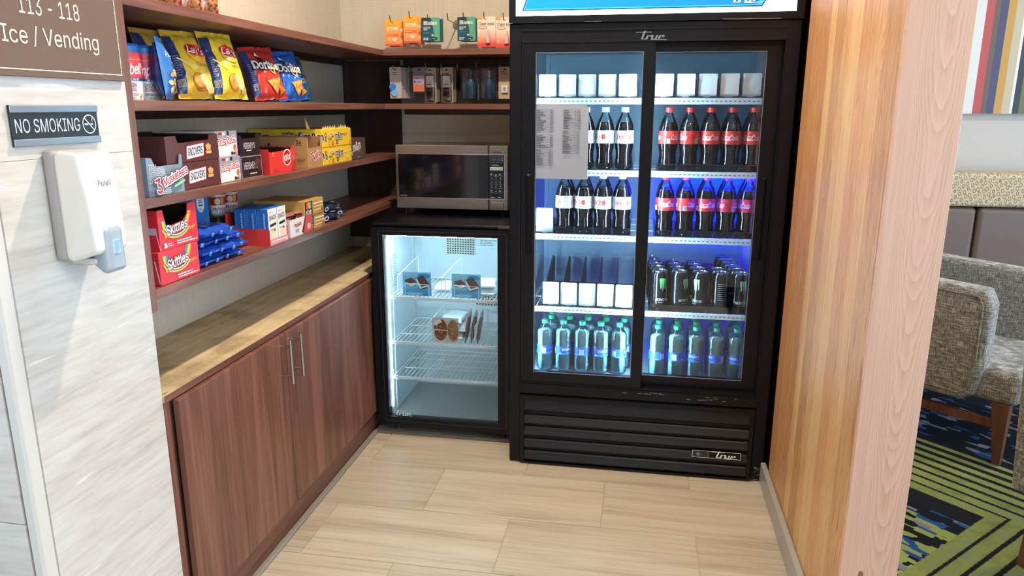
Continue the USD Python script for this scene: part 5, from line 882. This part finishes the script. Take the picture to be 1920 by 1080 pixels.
def cocacola():
    a = Art().rect(-HC, 0.098, HC, 0.1465, 'd8342c')
    for u in (0.0, 0.118):
        a.text('Coca', u - 0.014, 0.124, 0.018, 'f6efec', w=0.032, shear=22, bold=False).text('Cola', u + 0.019, 0.122, 0.018, 'f6efec', w=0.032, shear=22, bold=False).line([(u - 0.03, 0.116), (u - 0.012, 0.1125), (u + 0.006, 0.1145)], 0.0016, 'f6efec').line([(u + 0.003, 0.118), (u + 0.007, 0.133), (u + 0.014, 0.136)], 0.0014, 'f6efec').greek(u - 0.014, 0.103, u + 0.014, 0.106, 1, '4a1512', 3)
    a.greek(0.045, 0.125, 0.07, 0.142, 4, '8c231e', 5, 0.4).greek(0.045, 0.102, 0.07, 0.12, 3, '5a1814', 6, 0.4).greek(-0.075, 0.105, -0.05, 0.14, 6, '9a2a22', 8, 0.35)
    a.rect(-0.046, 0.101, -0.035, 0.118, 'd9d3d2')
    for i in range(6): a.rect(-0.045 + i * 0.0017, 0.103, -0.0442 + i * 0.0017, 0.1165, '4a4a52')
    return a
def dietcoke():
    a = Art().rect(-HC, 0.098, HC, 0.1465, 'dde3e6')
    for u in (-0.004, 0.108):
        a.rect(u - 0.026, 0.113, u + 0.032, 0.132, 'dd4b41').text('COKE', u, 0.1225, 0.0155, 'f4f2f0', w=0.04, out=((0.0012, 'a53a33'),)).greek(u - 0.015, 0.138, u + 0.015, 0.142, 1, '9aa2a8', 4).greek(u - 0.012, 0.102, u + 0.012, 0.105, 1, '6a7076', 5)
    a.greek(0.036, 0.12, 0.06, 0.144, 6, '4a5866', 7, 0.4).greek(0.036, 0.102, 0.055, 0.116, 3, '6f7c88', 6, 0.4).greek(-0.07, 0.102, -0.045, 0.143, 8, '5c6874', 9, 0.4); return a
z2, z3, z4 = SHZ[1] + 0.0035, SHZ[2] + 0.0035, SHZ[3] + 0.0035
YB = 0.176
gred = None; red = cola_bottle('red-capped cola bottle, first from the left on the second right shelf', 'd93a38', cocacola(), (0.584, YB, z2), 65, None)
RN = {}
def reds(row, xs, z, rots, start):
    for i, x in enumerate(xs):
        if i >= start: copy(red, f'red-capped cola bottle, {ORD[i]} from the left on the {row} right shelf', (x, YB, z), rots[i])
        copy(red, f'red-capped cola bottle behind the {ORD[i]} from the left on the {row} right shelf', (x + 0.0015, YB + 0.078, z), rots[i] + 80)
reds('second', (0.584, 0.662, 0.740, 0.818, 0.896), z2, (65, 100, -8, -22, -20), 1)
reds('third', (0.584, 0.662, 0.740, 0.818, 0.896), z3, (10, 60, 2, 95, 120), 0)
diet = cola_bottle('white-capped diet cola bottle at the right end of the second left shelf', 'e9eef0', dietcoke(), (0.418, YB, z2), 2, None)
copy(diet, 'white-capped diet cola bottle, second from the right on the second left shelf', (0.344, YB, z2), -40)
copy(diet, 'diet cola bottle half hidden by the price sheet', (0.270, YB, z2), -30); copy(diet, 'diet cola bottle wholly behind the price sheet', (0.196, YB, z2), 10)
for i, (x, rz) in enumerate(((0.1925, -62), (0.2675, -32), (0.3425, -24), (0.4175, 6))):
    copy(diet, f'white-capped diet cola bottle, {ORD[i]} from the left on the third left shelf', (x, YB, z3), rz); copy(diet, f'diet cola bottle behind the {ORD[i]} from the left on the third left shelf', (x + 0.0015, YB + 0.078, z3), rz + 70)
# tall energy cans
def can(label, loc, rz, col, mk, purple=False):
    t = thing('energy_can', label, 'can', loc, rz)
    part(t, 'can', lathe([(0, 0.004), (0.02, 0.003), (0.024, 0.0), (0.0265, 0.002), (0.033, 0.012), (0.033, 0.138), (0.0275, 0.149), (0.0268, 0.152), (0.0268, 0.155)], 34), flat(col, 0.2, 0.45, 0.5), 40)
    l = part(t, 'lid', lathe([(0.0268, 0.153), (0.0276, 0.1565), (0.026, 0.157), (0.0245, 0.1535), (0.022, 0.1525), (0, 0.1525)], 34), flat('ced3d8', 0.22, 1.0), 40, 'silver lid')
    part(l, 'pull_tab', [bx(-0.006, 0.006, -0.012, 0.008, 0.153, 0.1543, 0.0004)], flat('b9bec4', 0.25, 1.0))
    R_ = 0.0331; fn = lambda u, v, w: np.c_[(R_ + w) * np.cos(u / R_ - math.pi / 2), (R_ + w) * np.sin(u / R_ - math.pi / 2), v]
    a = Art(); hc = math.pi * R_
    if purple: a.rect(-hc, 0.06, hc, 0.136, '5b46a0')
    for s in (-1, 0, 1):
        x = s * 0.0085; a.pg([(x - 0.004, 0.128), (x + 0.0035, 0.131), (x + 0.003, 0.112), (x + 0.0042, 0.095), (x + 0.0005, 0.078 + abs(s) * 0.008), (x - 0.0005, 0.1), (x - 0.0035, 0.115)], mk)
    a.text('MONSTER', 0.0, 0.043, 0.0105, 'd9dee2', w=0.052, bold=False).greek(-0.014, 0.03, 0.014, 0.034, 1, '9aa2a8', 4)
    for k in range(9): a.rect(0.05, 0.05 + 0.008 * k, 0.08, 0.0522 + 0.008 * k, '8f979e')
    a.put(t, fn, INK, 'printed_label', 0.009); return t
gc = can('green-clawed black energy can, front of the leftmost lane on the fourth right shelf', (0.580, 0.166, z4), 18, '121416', '58c85a')
pc = can('black energy can with pale claw, front of the middle lane on the fourth right shelf', (0.738, 0.166, z4), -34, '15161a', 'a9c3a0', False)
for lane, (x, n) in enumerate(((0.580, 5), (0.657, 4), (0.738, 4), (0.815, 2), (0.888, 6))):
    for k in range(n):
        if k == 0 and lane in (0, 2): continue
        src = gc if lane == 0 else pc
        copy(src, (f'energy can, front of the {ORD[lane]} lane from the left on the fourth right shelf' if k == 0 else f'energy can in the {ORD[lane]} lane from the left, {ORD[k]} from the front'), (x - 0.008 * k, 0.166 + 0.0675 * k, z4), [18, 42, -34, -110, 14][lane] + k * 25)
pb = thing('purple_backing', 'purple backing sheet standing behind the energy cans', 'sheet', (0, 0, z4)); part(pb, 'sheet', bx(0.60, 0.93, 0.612, 0.614, 0.001, 0.10), flat('4a3f8c', 0.5))
# water bottles
prof = [(0, 0.0), (0.024, 0.0), (0.030, 0.004)]
for k in range(24):
    z = 0.010 + k * 0.0062; rr = 0.0325 - (0.0019 if k % 2 and not 10 < k < 17 else 0)
    prof.append((rr, z))
prof += [(0.0318, 0.160), (0.0285, 0.172), (0.022, 0.184), (0.0145, 0.193), (0.0118, 0.197), (0.0118, 0.2015)]
def water_bottle(label, loc, rz):
    t = thing('water_bottle', label, 'bottle', loc, rz)
    part(t, 'bottle', lathe(prof, 30), BLUEPET, True)
    wp = [(0, 0.0012)] + [(max(r - 0.0008, 0.002), z + 0.001) for r, z in prof[1:] if z < 0.176] + [(0, 0.1768)]
    part(t, 'water', lathe(wp, 24), WATER, True)
    part(t, 'cap', lathe([(0, 0.1985), (0.0136, 0.1985), (0.0136, 0.2125), (0.0125, 0.2135), (0, 0.2135)], 24), flat('2fb28c', 0.4), 30, 'green cap')
    R_ = 0.0329; hc = math.pi * R_; fn = lambda u, v, w: np.c_[(R_ + w) * np.cos(u / R_ - math.pi / 2), (R_ + w) * np.sin(u / R_ - math.pi / 2), v]
    a = Art().rect(-hc, 0.073, hc, 0.108, '2f5fc8').pg([(-hc, 0.073), (hc, 0.073), (hc, 0.078), (0, 0.083), (-hc, 0.078)], '3f86dd').text('DASANI', 0.0, 0.096, 0.0105, 'dfe8f6', w=0.043).rect(0.055, 0.077, 0.075, 0.1, 'a9bfe6').rect(-0.075, 0.077, -0.055, 0.1, 'b9c6e0').ell(-0.03, 0.079, 0.005, 0.003, 'cfe0f4')
    a.put(t, fn, INK, 'printed_label', 0.009); return t
ZW = IZ0 + 0.0025
wb = water_bottle('green-capped water bottle, first from the left at the bottom left of the fridge, front row', (0.122, 0.162, ZW), 110)
for sec, xs, rots in (('left', (0.122, 0.199, 0.276, 0.352, 0.427), (110, 35, -110, 25, 80)), ('right', (0.582, 0.657, 0.733, 0.812, 0.89), (150, 100, -14, -60, -30))):
    for i, x in enumerate(xs):
        for k in range(3):
            if k == 0 and i == 0 and sec == 'left': continue
            row = ['front row', 'second row', 'third row'][k]
            copy(wb, f'green-capped water bottle, {ORD[i]} from the left at the bottom {sec} of the fridge, {row}', (x + [0, 0.018, 0.012][k] * (1 if sec == 'left' else 0.3), 0.162 + 0.073 * k, ZW), rots[i] + 60 * k)
for i in range(5):
    pass

# ------------------------------------------------------------------ small glass-door freezer
mf = thing('small_freezer', 'small black glass-door freezer under the microwave', 'refrigerator', (0, 0, 0))
x0, x1 = -0.613, -0.016
part(mf, 'cabinet', [bx(x0, x0 + 0.045, 0.195, 0.74, 0.05, 0.938, 0.003), bx(x1 - 0.045, x1, 0.195, 0.74, 0.05, 0.938, 0.003), bx(x0 + 0.04, x1 - 0.04, 0.196, 0.74, 0.905, 0.936), bx(x0 + 0.04, x1 - 0.04, 0.196, 0.74, 0.052, 0.082), bx(x0 + 0.04, x1 - 0.04, 0.63, 0.738, 0.06, 0.93)], FB)
part(mf, 'top', bx(x0 - 0.002, x1 + 0.002, 0.162, 0.745, 0.939, 0.9555, 0.005), FB)
part(mf, 'top_rim', [bx(x0 + 0.02, x0 + 0.024, 0.19, 0.73, 0.9552, 0.9562), bx(x0 + 0.02, x1 - 0.02, 0.19, 0.194, 0.9552, 0.9562)], FBD)
LW = flat('d0e0e5', 0.4)
lx0, lx1 = -0.566, -0.063
part(mf, 'liner', [bx(lx0 - 0.002, lx0, 0.197, 0.60, 0.085, 0.903), bx(lx1, lx1 + 0.002, 0.197, 0.60, 0.085, 0.903), bx(lx0, lx1, 0.60, 0.603, 0.085, 0.903), bx(lx0, lx1, 0.197, 0.60, 0.9025, 0.9045)], LW, False, 'white inside walls')
part(mf, 'liner_floor', bx(lx0, lx1, 0.197, 0.60, 0.0825, 0.0855), flat('8b908d', 0.5), False, 'grey inside floor')
part(mf, 'led_strip', bx(lx0 + 0.03, lx1 - 0.03, 0.21, 0.224, 0.894, 0.9), flat('ceeeff', 0.3, emit=135.0)); part(mf, 'led_strip', bx(lx0 + 0.001, lx0 + 0.005, 0.20, 0.208, 0.12, 0.88), flat('ceeeff', 0.3, emit=30.0))
def vent(xa, xb, za, zb, nx, nz):
    v = part(mf, 'vent', bx(xa, xb, 0.5965, 0.5995, za, zb), flat('cfd3c8', 0.5)); a = Art(); dx, dz = (xb - xa) / nx, (zb - za) / nz
    for i in range(nx):
        for j in range(nz): a.rect(xa + dx * (i + 0.2), za + dz * (j + 0.2), xa + dx * (i + 0.75), za + dz * (j + 0.75), '343a3a')
    a.put(v, ((0, 0.5965, 0), (1, 0, 0), (0, 0, 1)), PRINT, 'holes')
vent(-0.408, -0.27, 0.745, 0.822, 11, 7); vent(-0.27, -0.14, 0.50, 0.56, 9, 5)
Art().greek(-0.245, 0.79, -0.15, 0.82, 4, '6f7c82', 5, 0.45).put(mf, ((0, 0.5995, 0), (1, 0, 0), (0, 0, 1)), PRINT, 'printed_notice')
Art().greek(0.24, 0.66, 0.33, 0.80, 12, '7a8a92', 6, 0.35).put(mf, ((lx0, 0, 0), (0, 1, 0), (0, 0, 1)), PRINT, 'printed_notice')
for y in (0.26, 0.56):
    part(mf, 'shelf_post', bx(lx0 + 0.0002, lx0 + 0.005, y - 0.008, y + 0.008, 0.09, 0.89), LW); part(mf, 'shelf_post', bx(lx1 - 0.005, lx1 - 0.0002, y - 0.008, y + 0.008, 0.09, 0.89), LW)
WIRE = flat('eef2f2', 0.3)
for z in (0.628, 0.424, 0.262):
    a_, b_ = lx0 + 0.008, lx1 - 0.008
    part(mf, 'wire_shelf', [bx(a_, b_, 0.205, 0.208, z - 0.012, z + 0.002, 0.001), rod([(a_, 0.207, z), (a_, 0.585, z), (b_, 0.585, z), (b_, 0.207, z)], 0.003, 6)] + [cyl((a_, y, z - 0.002), (b_, y, z - 0.002), 0.002, 6) for y in (0.33, 0.46)] + [cyl((x, 0.207, z), (x, 0.585, z), 0.0016, 6) for x in np.linspace(a_ + 0.014, b_ - 0.014, 24)] + [cyl((x, 0.21, z - 0.016), (x, 0.21, z - 0.004), 0.005, 8) for x in (a_ + 0.02, b_ - 0.02)], WIRE)
# door
gx0, gx1, gz0, gz1 = -0.5655, -0.0765, 0.0905, 0.905
dm = part(mf, 'door', plate(sbox(x0 - 0.004, 0.047, x1 + 0.004, 0.9375).difference(sbox(gx0, gz0, gx1, gz1)), 0.038, (0, 0.152, 0), (1, 0, 0), (0, 0, 1)), FB)
part(dm, 'bead', plate(sbox(x0 + 0.028, 0.072, x1 - 0.022, 0.9235).difference(sbox(x0 + 0.0295, 0.0735, x1 - 0.0235, 0.922)), 0.002, (0, 0.1512, 0), (1, 0, 0), (0, 0, 1)), flat('3a3b42', 0.3))
part(dm, 'glass', bx(gx0, gx1, 0.160, 0.165, gz0, gz1), PANE)
hp = [(x0 - 0.0, 0.66), (x0 + 0.014, 0.66), (x0 + 0.018, 0.6), (x0 + 0.02, 0.45), (x0 + 0.018, 0.3), (x0 + 0.014, 0.24), (x0, 0.24)]
part(dm, 'handle', plate(Polygon(hp), 0.016, (0, 0.1365, 0), (1, 0, 0), (0, 0, 1)), FBD)
lg = affinity.translate(true_logo(0.088), gx0 + 0.012, gz0 + 0.005); Art().add(lg, 'c9d2d8').put(dm, ((0, 0.160, 0), (1, 0, 0), (0, 0, 1)), PRINT, 'lettering')
part(mf, 'hinge', bx(x1 - 0.06, x1 + 0.002, 0.150, 0.163, 0.940, 0.952, 0.003), flat('2a2b30', 0.3, 0.5))
for x, y in ((-0.555, 0.23), (-0.07, 0.23), (-0.555, 0.7), (-0.07, 0.7)): part(mf, 'foot', [cyl((x, y, 0.0), (x, y, 0.01), 0.013, 14), cyl((x, y, 0.01), (x, y, 0.053), 0.007, 12)], flat('8d8f94', 0.3, 0.8), 40)
# placards and ice cream
def placard(label, loc, w, h, art):
    t = thing('ice_cream_placard', label, 'sign', loc); part(t, 'card', bx(0, w, 0, 0.0012, 0.004, h), flat('e8f2f4', 0.4))
    part(t, 'wire_stand', [rod([(w * 0.08, -0.003, 0.0), (w * 0.08, -0.003, h * 0.52), (w * 0.92, -0.003, h * 0.5), (w * 0.92, -0.003, 0.0)], 0.0014, 6), rod([(w * 0.08, -0.003, 0.0015), (w * 0.08, 0.06, 0.0015), (w * 0.92, 0.06, 0.0015), (w * 0.92, -0.003, 0.0015)], 0.0014, 6)], WIRE, True); art.put(t, FACE, PRINT, 'printed_design'); return t
def sandwich(w, h):
    a = Art()
    for i in range(12):
        q = i / 11; a.rect(0, 0.004 + (h - 0.004) * i / 12, w, 0.004 + (h - 0.004) * (i + 1) / 12, tuple(np.array(C('2f9fd8')) * (1 - q) + np.array(C('8fd0e6')) * q))
    a.ell(w * 0.75, h * 0.85, w * 0.22, h * 0.1, '2f93cf').ell(w * 0.3, h * 0.45, w * 0.3, h * 0.12, '7cc8ea').ell(w * 0.4, h * 0.12, w * 0.3, h * 0.07, '8fd0ee')
    for p, c in (([(0.08, 0.68), (0.32, 0.76), (0.46, 0.62), (0.46, 0.46), (0.28, 0.36), (0.10, 0.58)], '1f1c1e'), ([(0.105, 0.575), (0.26, 0.53), (0.45, 0.575), (0.45, 0.47), (0.285, 0.385)], 'e9eef0'), ([(0.095, 0.67), (0.32, 0.745), (0.44, 0.63), (0.44, 0.58), (0.26, 0.54), (0.115, 0.6)], '6b4038'),
                 ([(0.43, 0.74), (0.72, 0.88), (0.96, 0.50), (0.94, 0.42), (0.66, 0.30), (0.58, 0.32)], '1f1c1e'), ([(0.445, 0.735), (0.5, 0.75), (0.68, 0.36), (0.65, 0.32), (0.59, 0.34)], 'eef2f3'), ([(0.68, 0.35), (0.93, 0.44), (0.9, 0.5), (0.66, 0.41)], 'e9eef0'), ([(0.53, 0.76), (0.715, 0.855), (0.935, 0.51), (0.68, 0.42)], '5f3a34')):
        a.pg([(w * x, h * y) for x, y in p], c)
    return a
placard('left placard picturing an ice cream sandwich on blue', (-0.503, 0.212, 0.6305), 0.126, 0.108, sandwich(0.126, 0.108)); placard('right placard picturing an ice cream sandwich on blue', (-0.286, 0.212, 0.6305), 0.126, 0.108, sandwich(0.126, 0.108))
def nutbar(w, h):
    a = Art().rect(0, 0.004, w, h, 'd3cfcb'); r = random.Random(6)
    for cx, c in ((0.32, '8a4a2c'), (0.8, 'a26436')):
        a.ell(w * cx, h * 0.52, w * (0.26 if cx < 0.5 else 0.2), h * 0.42, c)
        for _ in range(34): a.ell(w * cx + r.uniform(-0.19, 0.19) * w, h * (0.52 + r.uniform(-0.36, 0.36)), 0.003, 0.0022, r.choice(['6b3520', 'c98d52', 'e0b37a', '9c5a30']))
    return a.pg([(w * 0.08, h * 0.74), (w * 0.18, h * 0.92), (w * 0.34, h * 0.96), (w * 0.4, h * 0.84), (w * 0.26, h * 0.78), (w * 0.2, h * 0.7)], 'f1ead8')
placard('placard picturing two nut-coated ice cream bars', (-0.378, 0.212, 0.4265), 0.118, 0.115, nutbar(0.118, 0.115))
FILM = mat('white_wrapper', {'p': ('principled_bsdf', {'base_color': C('e3ecee'), 'roughness': 0.3, 'subsurface_weight': 0.0})})
BROWNF = mat('brown_wrapper', {'p': ('principled_bsdf', {'base_color': C('6d5650'), 'roughness': 0.35})})
for i, (x, y, z, rz, L_, W_, mt, lab) in enumerate([(-0.155, 0.25, 0.6305, -95, 0.13, 0.085, FILM, 'behind the right sandwich placard, lower'), (-0.148, 0.255, 0.662, -84, 0.12, 0.08, FILM, 'behind the right sandwich placard, upper'), (-0.352, 0.30, 0.6305, -86, 0.12, 0.07, FILM, 'between the two sandwich placards'),
        (-0.305, 0.245, 0.4265, -95, 0.17, 0.10, FILM, 'behind the nut bar placard, lowest'), (-0.29, 0.25, 0.459, -80, 0.17, 0.10, FILM, 'behind the nut bar placard, middle'), (-0.31, 0.26, 0.491, -88, 0.17, 0.10, FILM, 'behind the nut bar placard, on top')]):
    flowpack('wrapped_ice_cream', f'white wrapped ice cream {lab}', 'ice cream', (x, y, z), rz, L_, W_, 0.032, mt, 'white wrapped ice creams', 60 + i)
for i, (x, dz) in enumerate(((-0.222, 0), (-0.195, 0.002), (-0.168, 0.004))):
    t = flowpack('wrapped_ice_cream', f'brown wrapper on edge right of the nut bar placard, {ORD[i]} from the left', 'ice cream', (x, 0.245, 0.484), -82, 0.12, 0.11, 0.016, BROWNF, 'brown wrappers on edge', 70 + i, None, 82)
def rack(label, loc, pts): t = thing('wire_rack', label, 'rack', loc); [part(t, 'wire', rod(p, 0.002, 8), WIRE, True) for p in pts]; return t
rack('empty white wire rack standing on the lowest freezer shelf', (0, 0, 0.2645), [[(-0.41, 0.225, 0.0), (-0.41, 0.225, 0.105), (-0.092, 0.225, 0.105), (-0.092, 0.225, 0.0)], [(-0.38, 0.36, 0.0), (-0.38, 0.36, 0.105)], [(-0.41, 0.225, 0.002), (-0.38, 0.36, 0.002), (-0.105, 0.36, 0.002), (-0.092, 0.225, 0.002)], [(-0.092, 0.225, 0.105), (-0.105, 0.36, 0.07)]])
rack('white wire rack left of the left sandwich placard', (0, 0, 0.6305), [[(-0.53, 0.222, 0.0), (-0.53, 0.222, 0.085), (-0.505, 0.45, 0.13), (-0.505, 0.45, 0.0)], [(-0.535, 0.222, 0.002), (-0.505, 0.45, 0.002)]])
rack('white wire rack between the two sandwich placards', (0, 0, 0.6305), [[(-0.335, 0.222, 0.0), (-0.335, 0.222, 0.085), (-0.30, 0.45, 0.13), (-0.30, 0.45, 0.0)], [(-0.318, 0.222, 0.0), (-0.318, 0.222, 0.085), (-0.335, 0.222, 0.085)]])
rack('white wire rack around the wrapped bars on the middle freezer shelf', (0, 0, 0.4265), [[(-0.40, 0.225, 0.0), (-0.40, 0.225, 0.08), (-0.375, 0.40, 0.12), (-0.375, 0.40, 0.0)], [(-0.19, 0.222, 0.0), (-0.19, 0.222, 0.08), (-0.165, 0.38, 0.12), (-0.165, 0.38, 0.0)]])
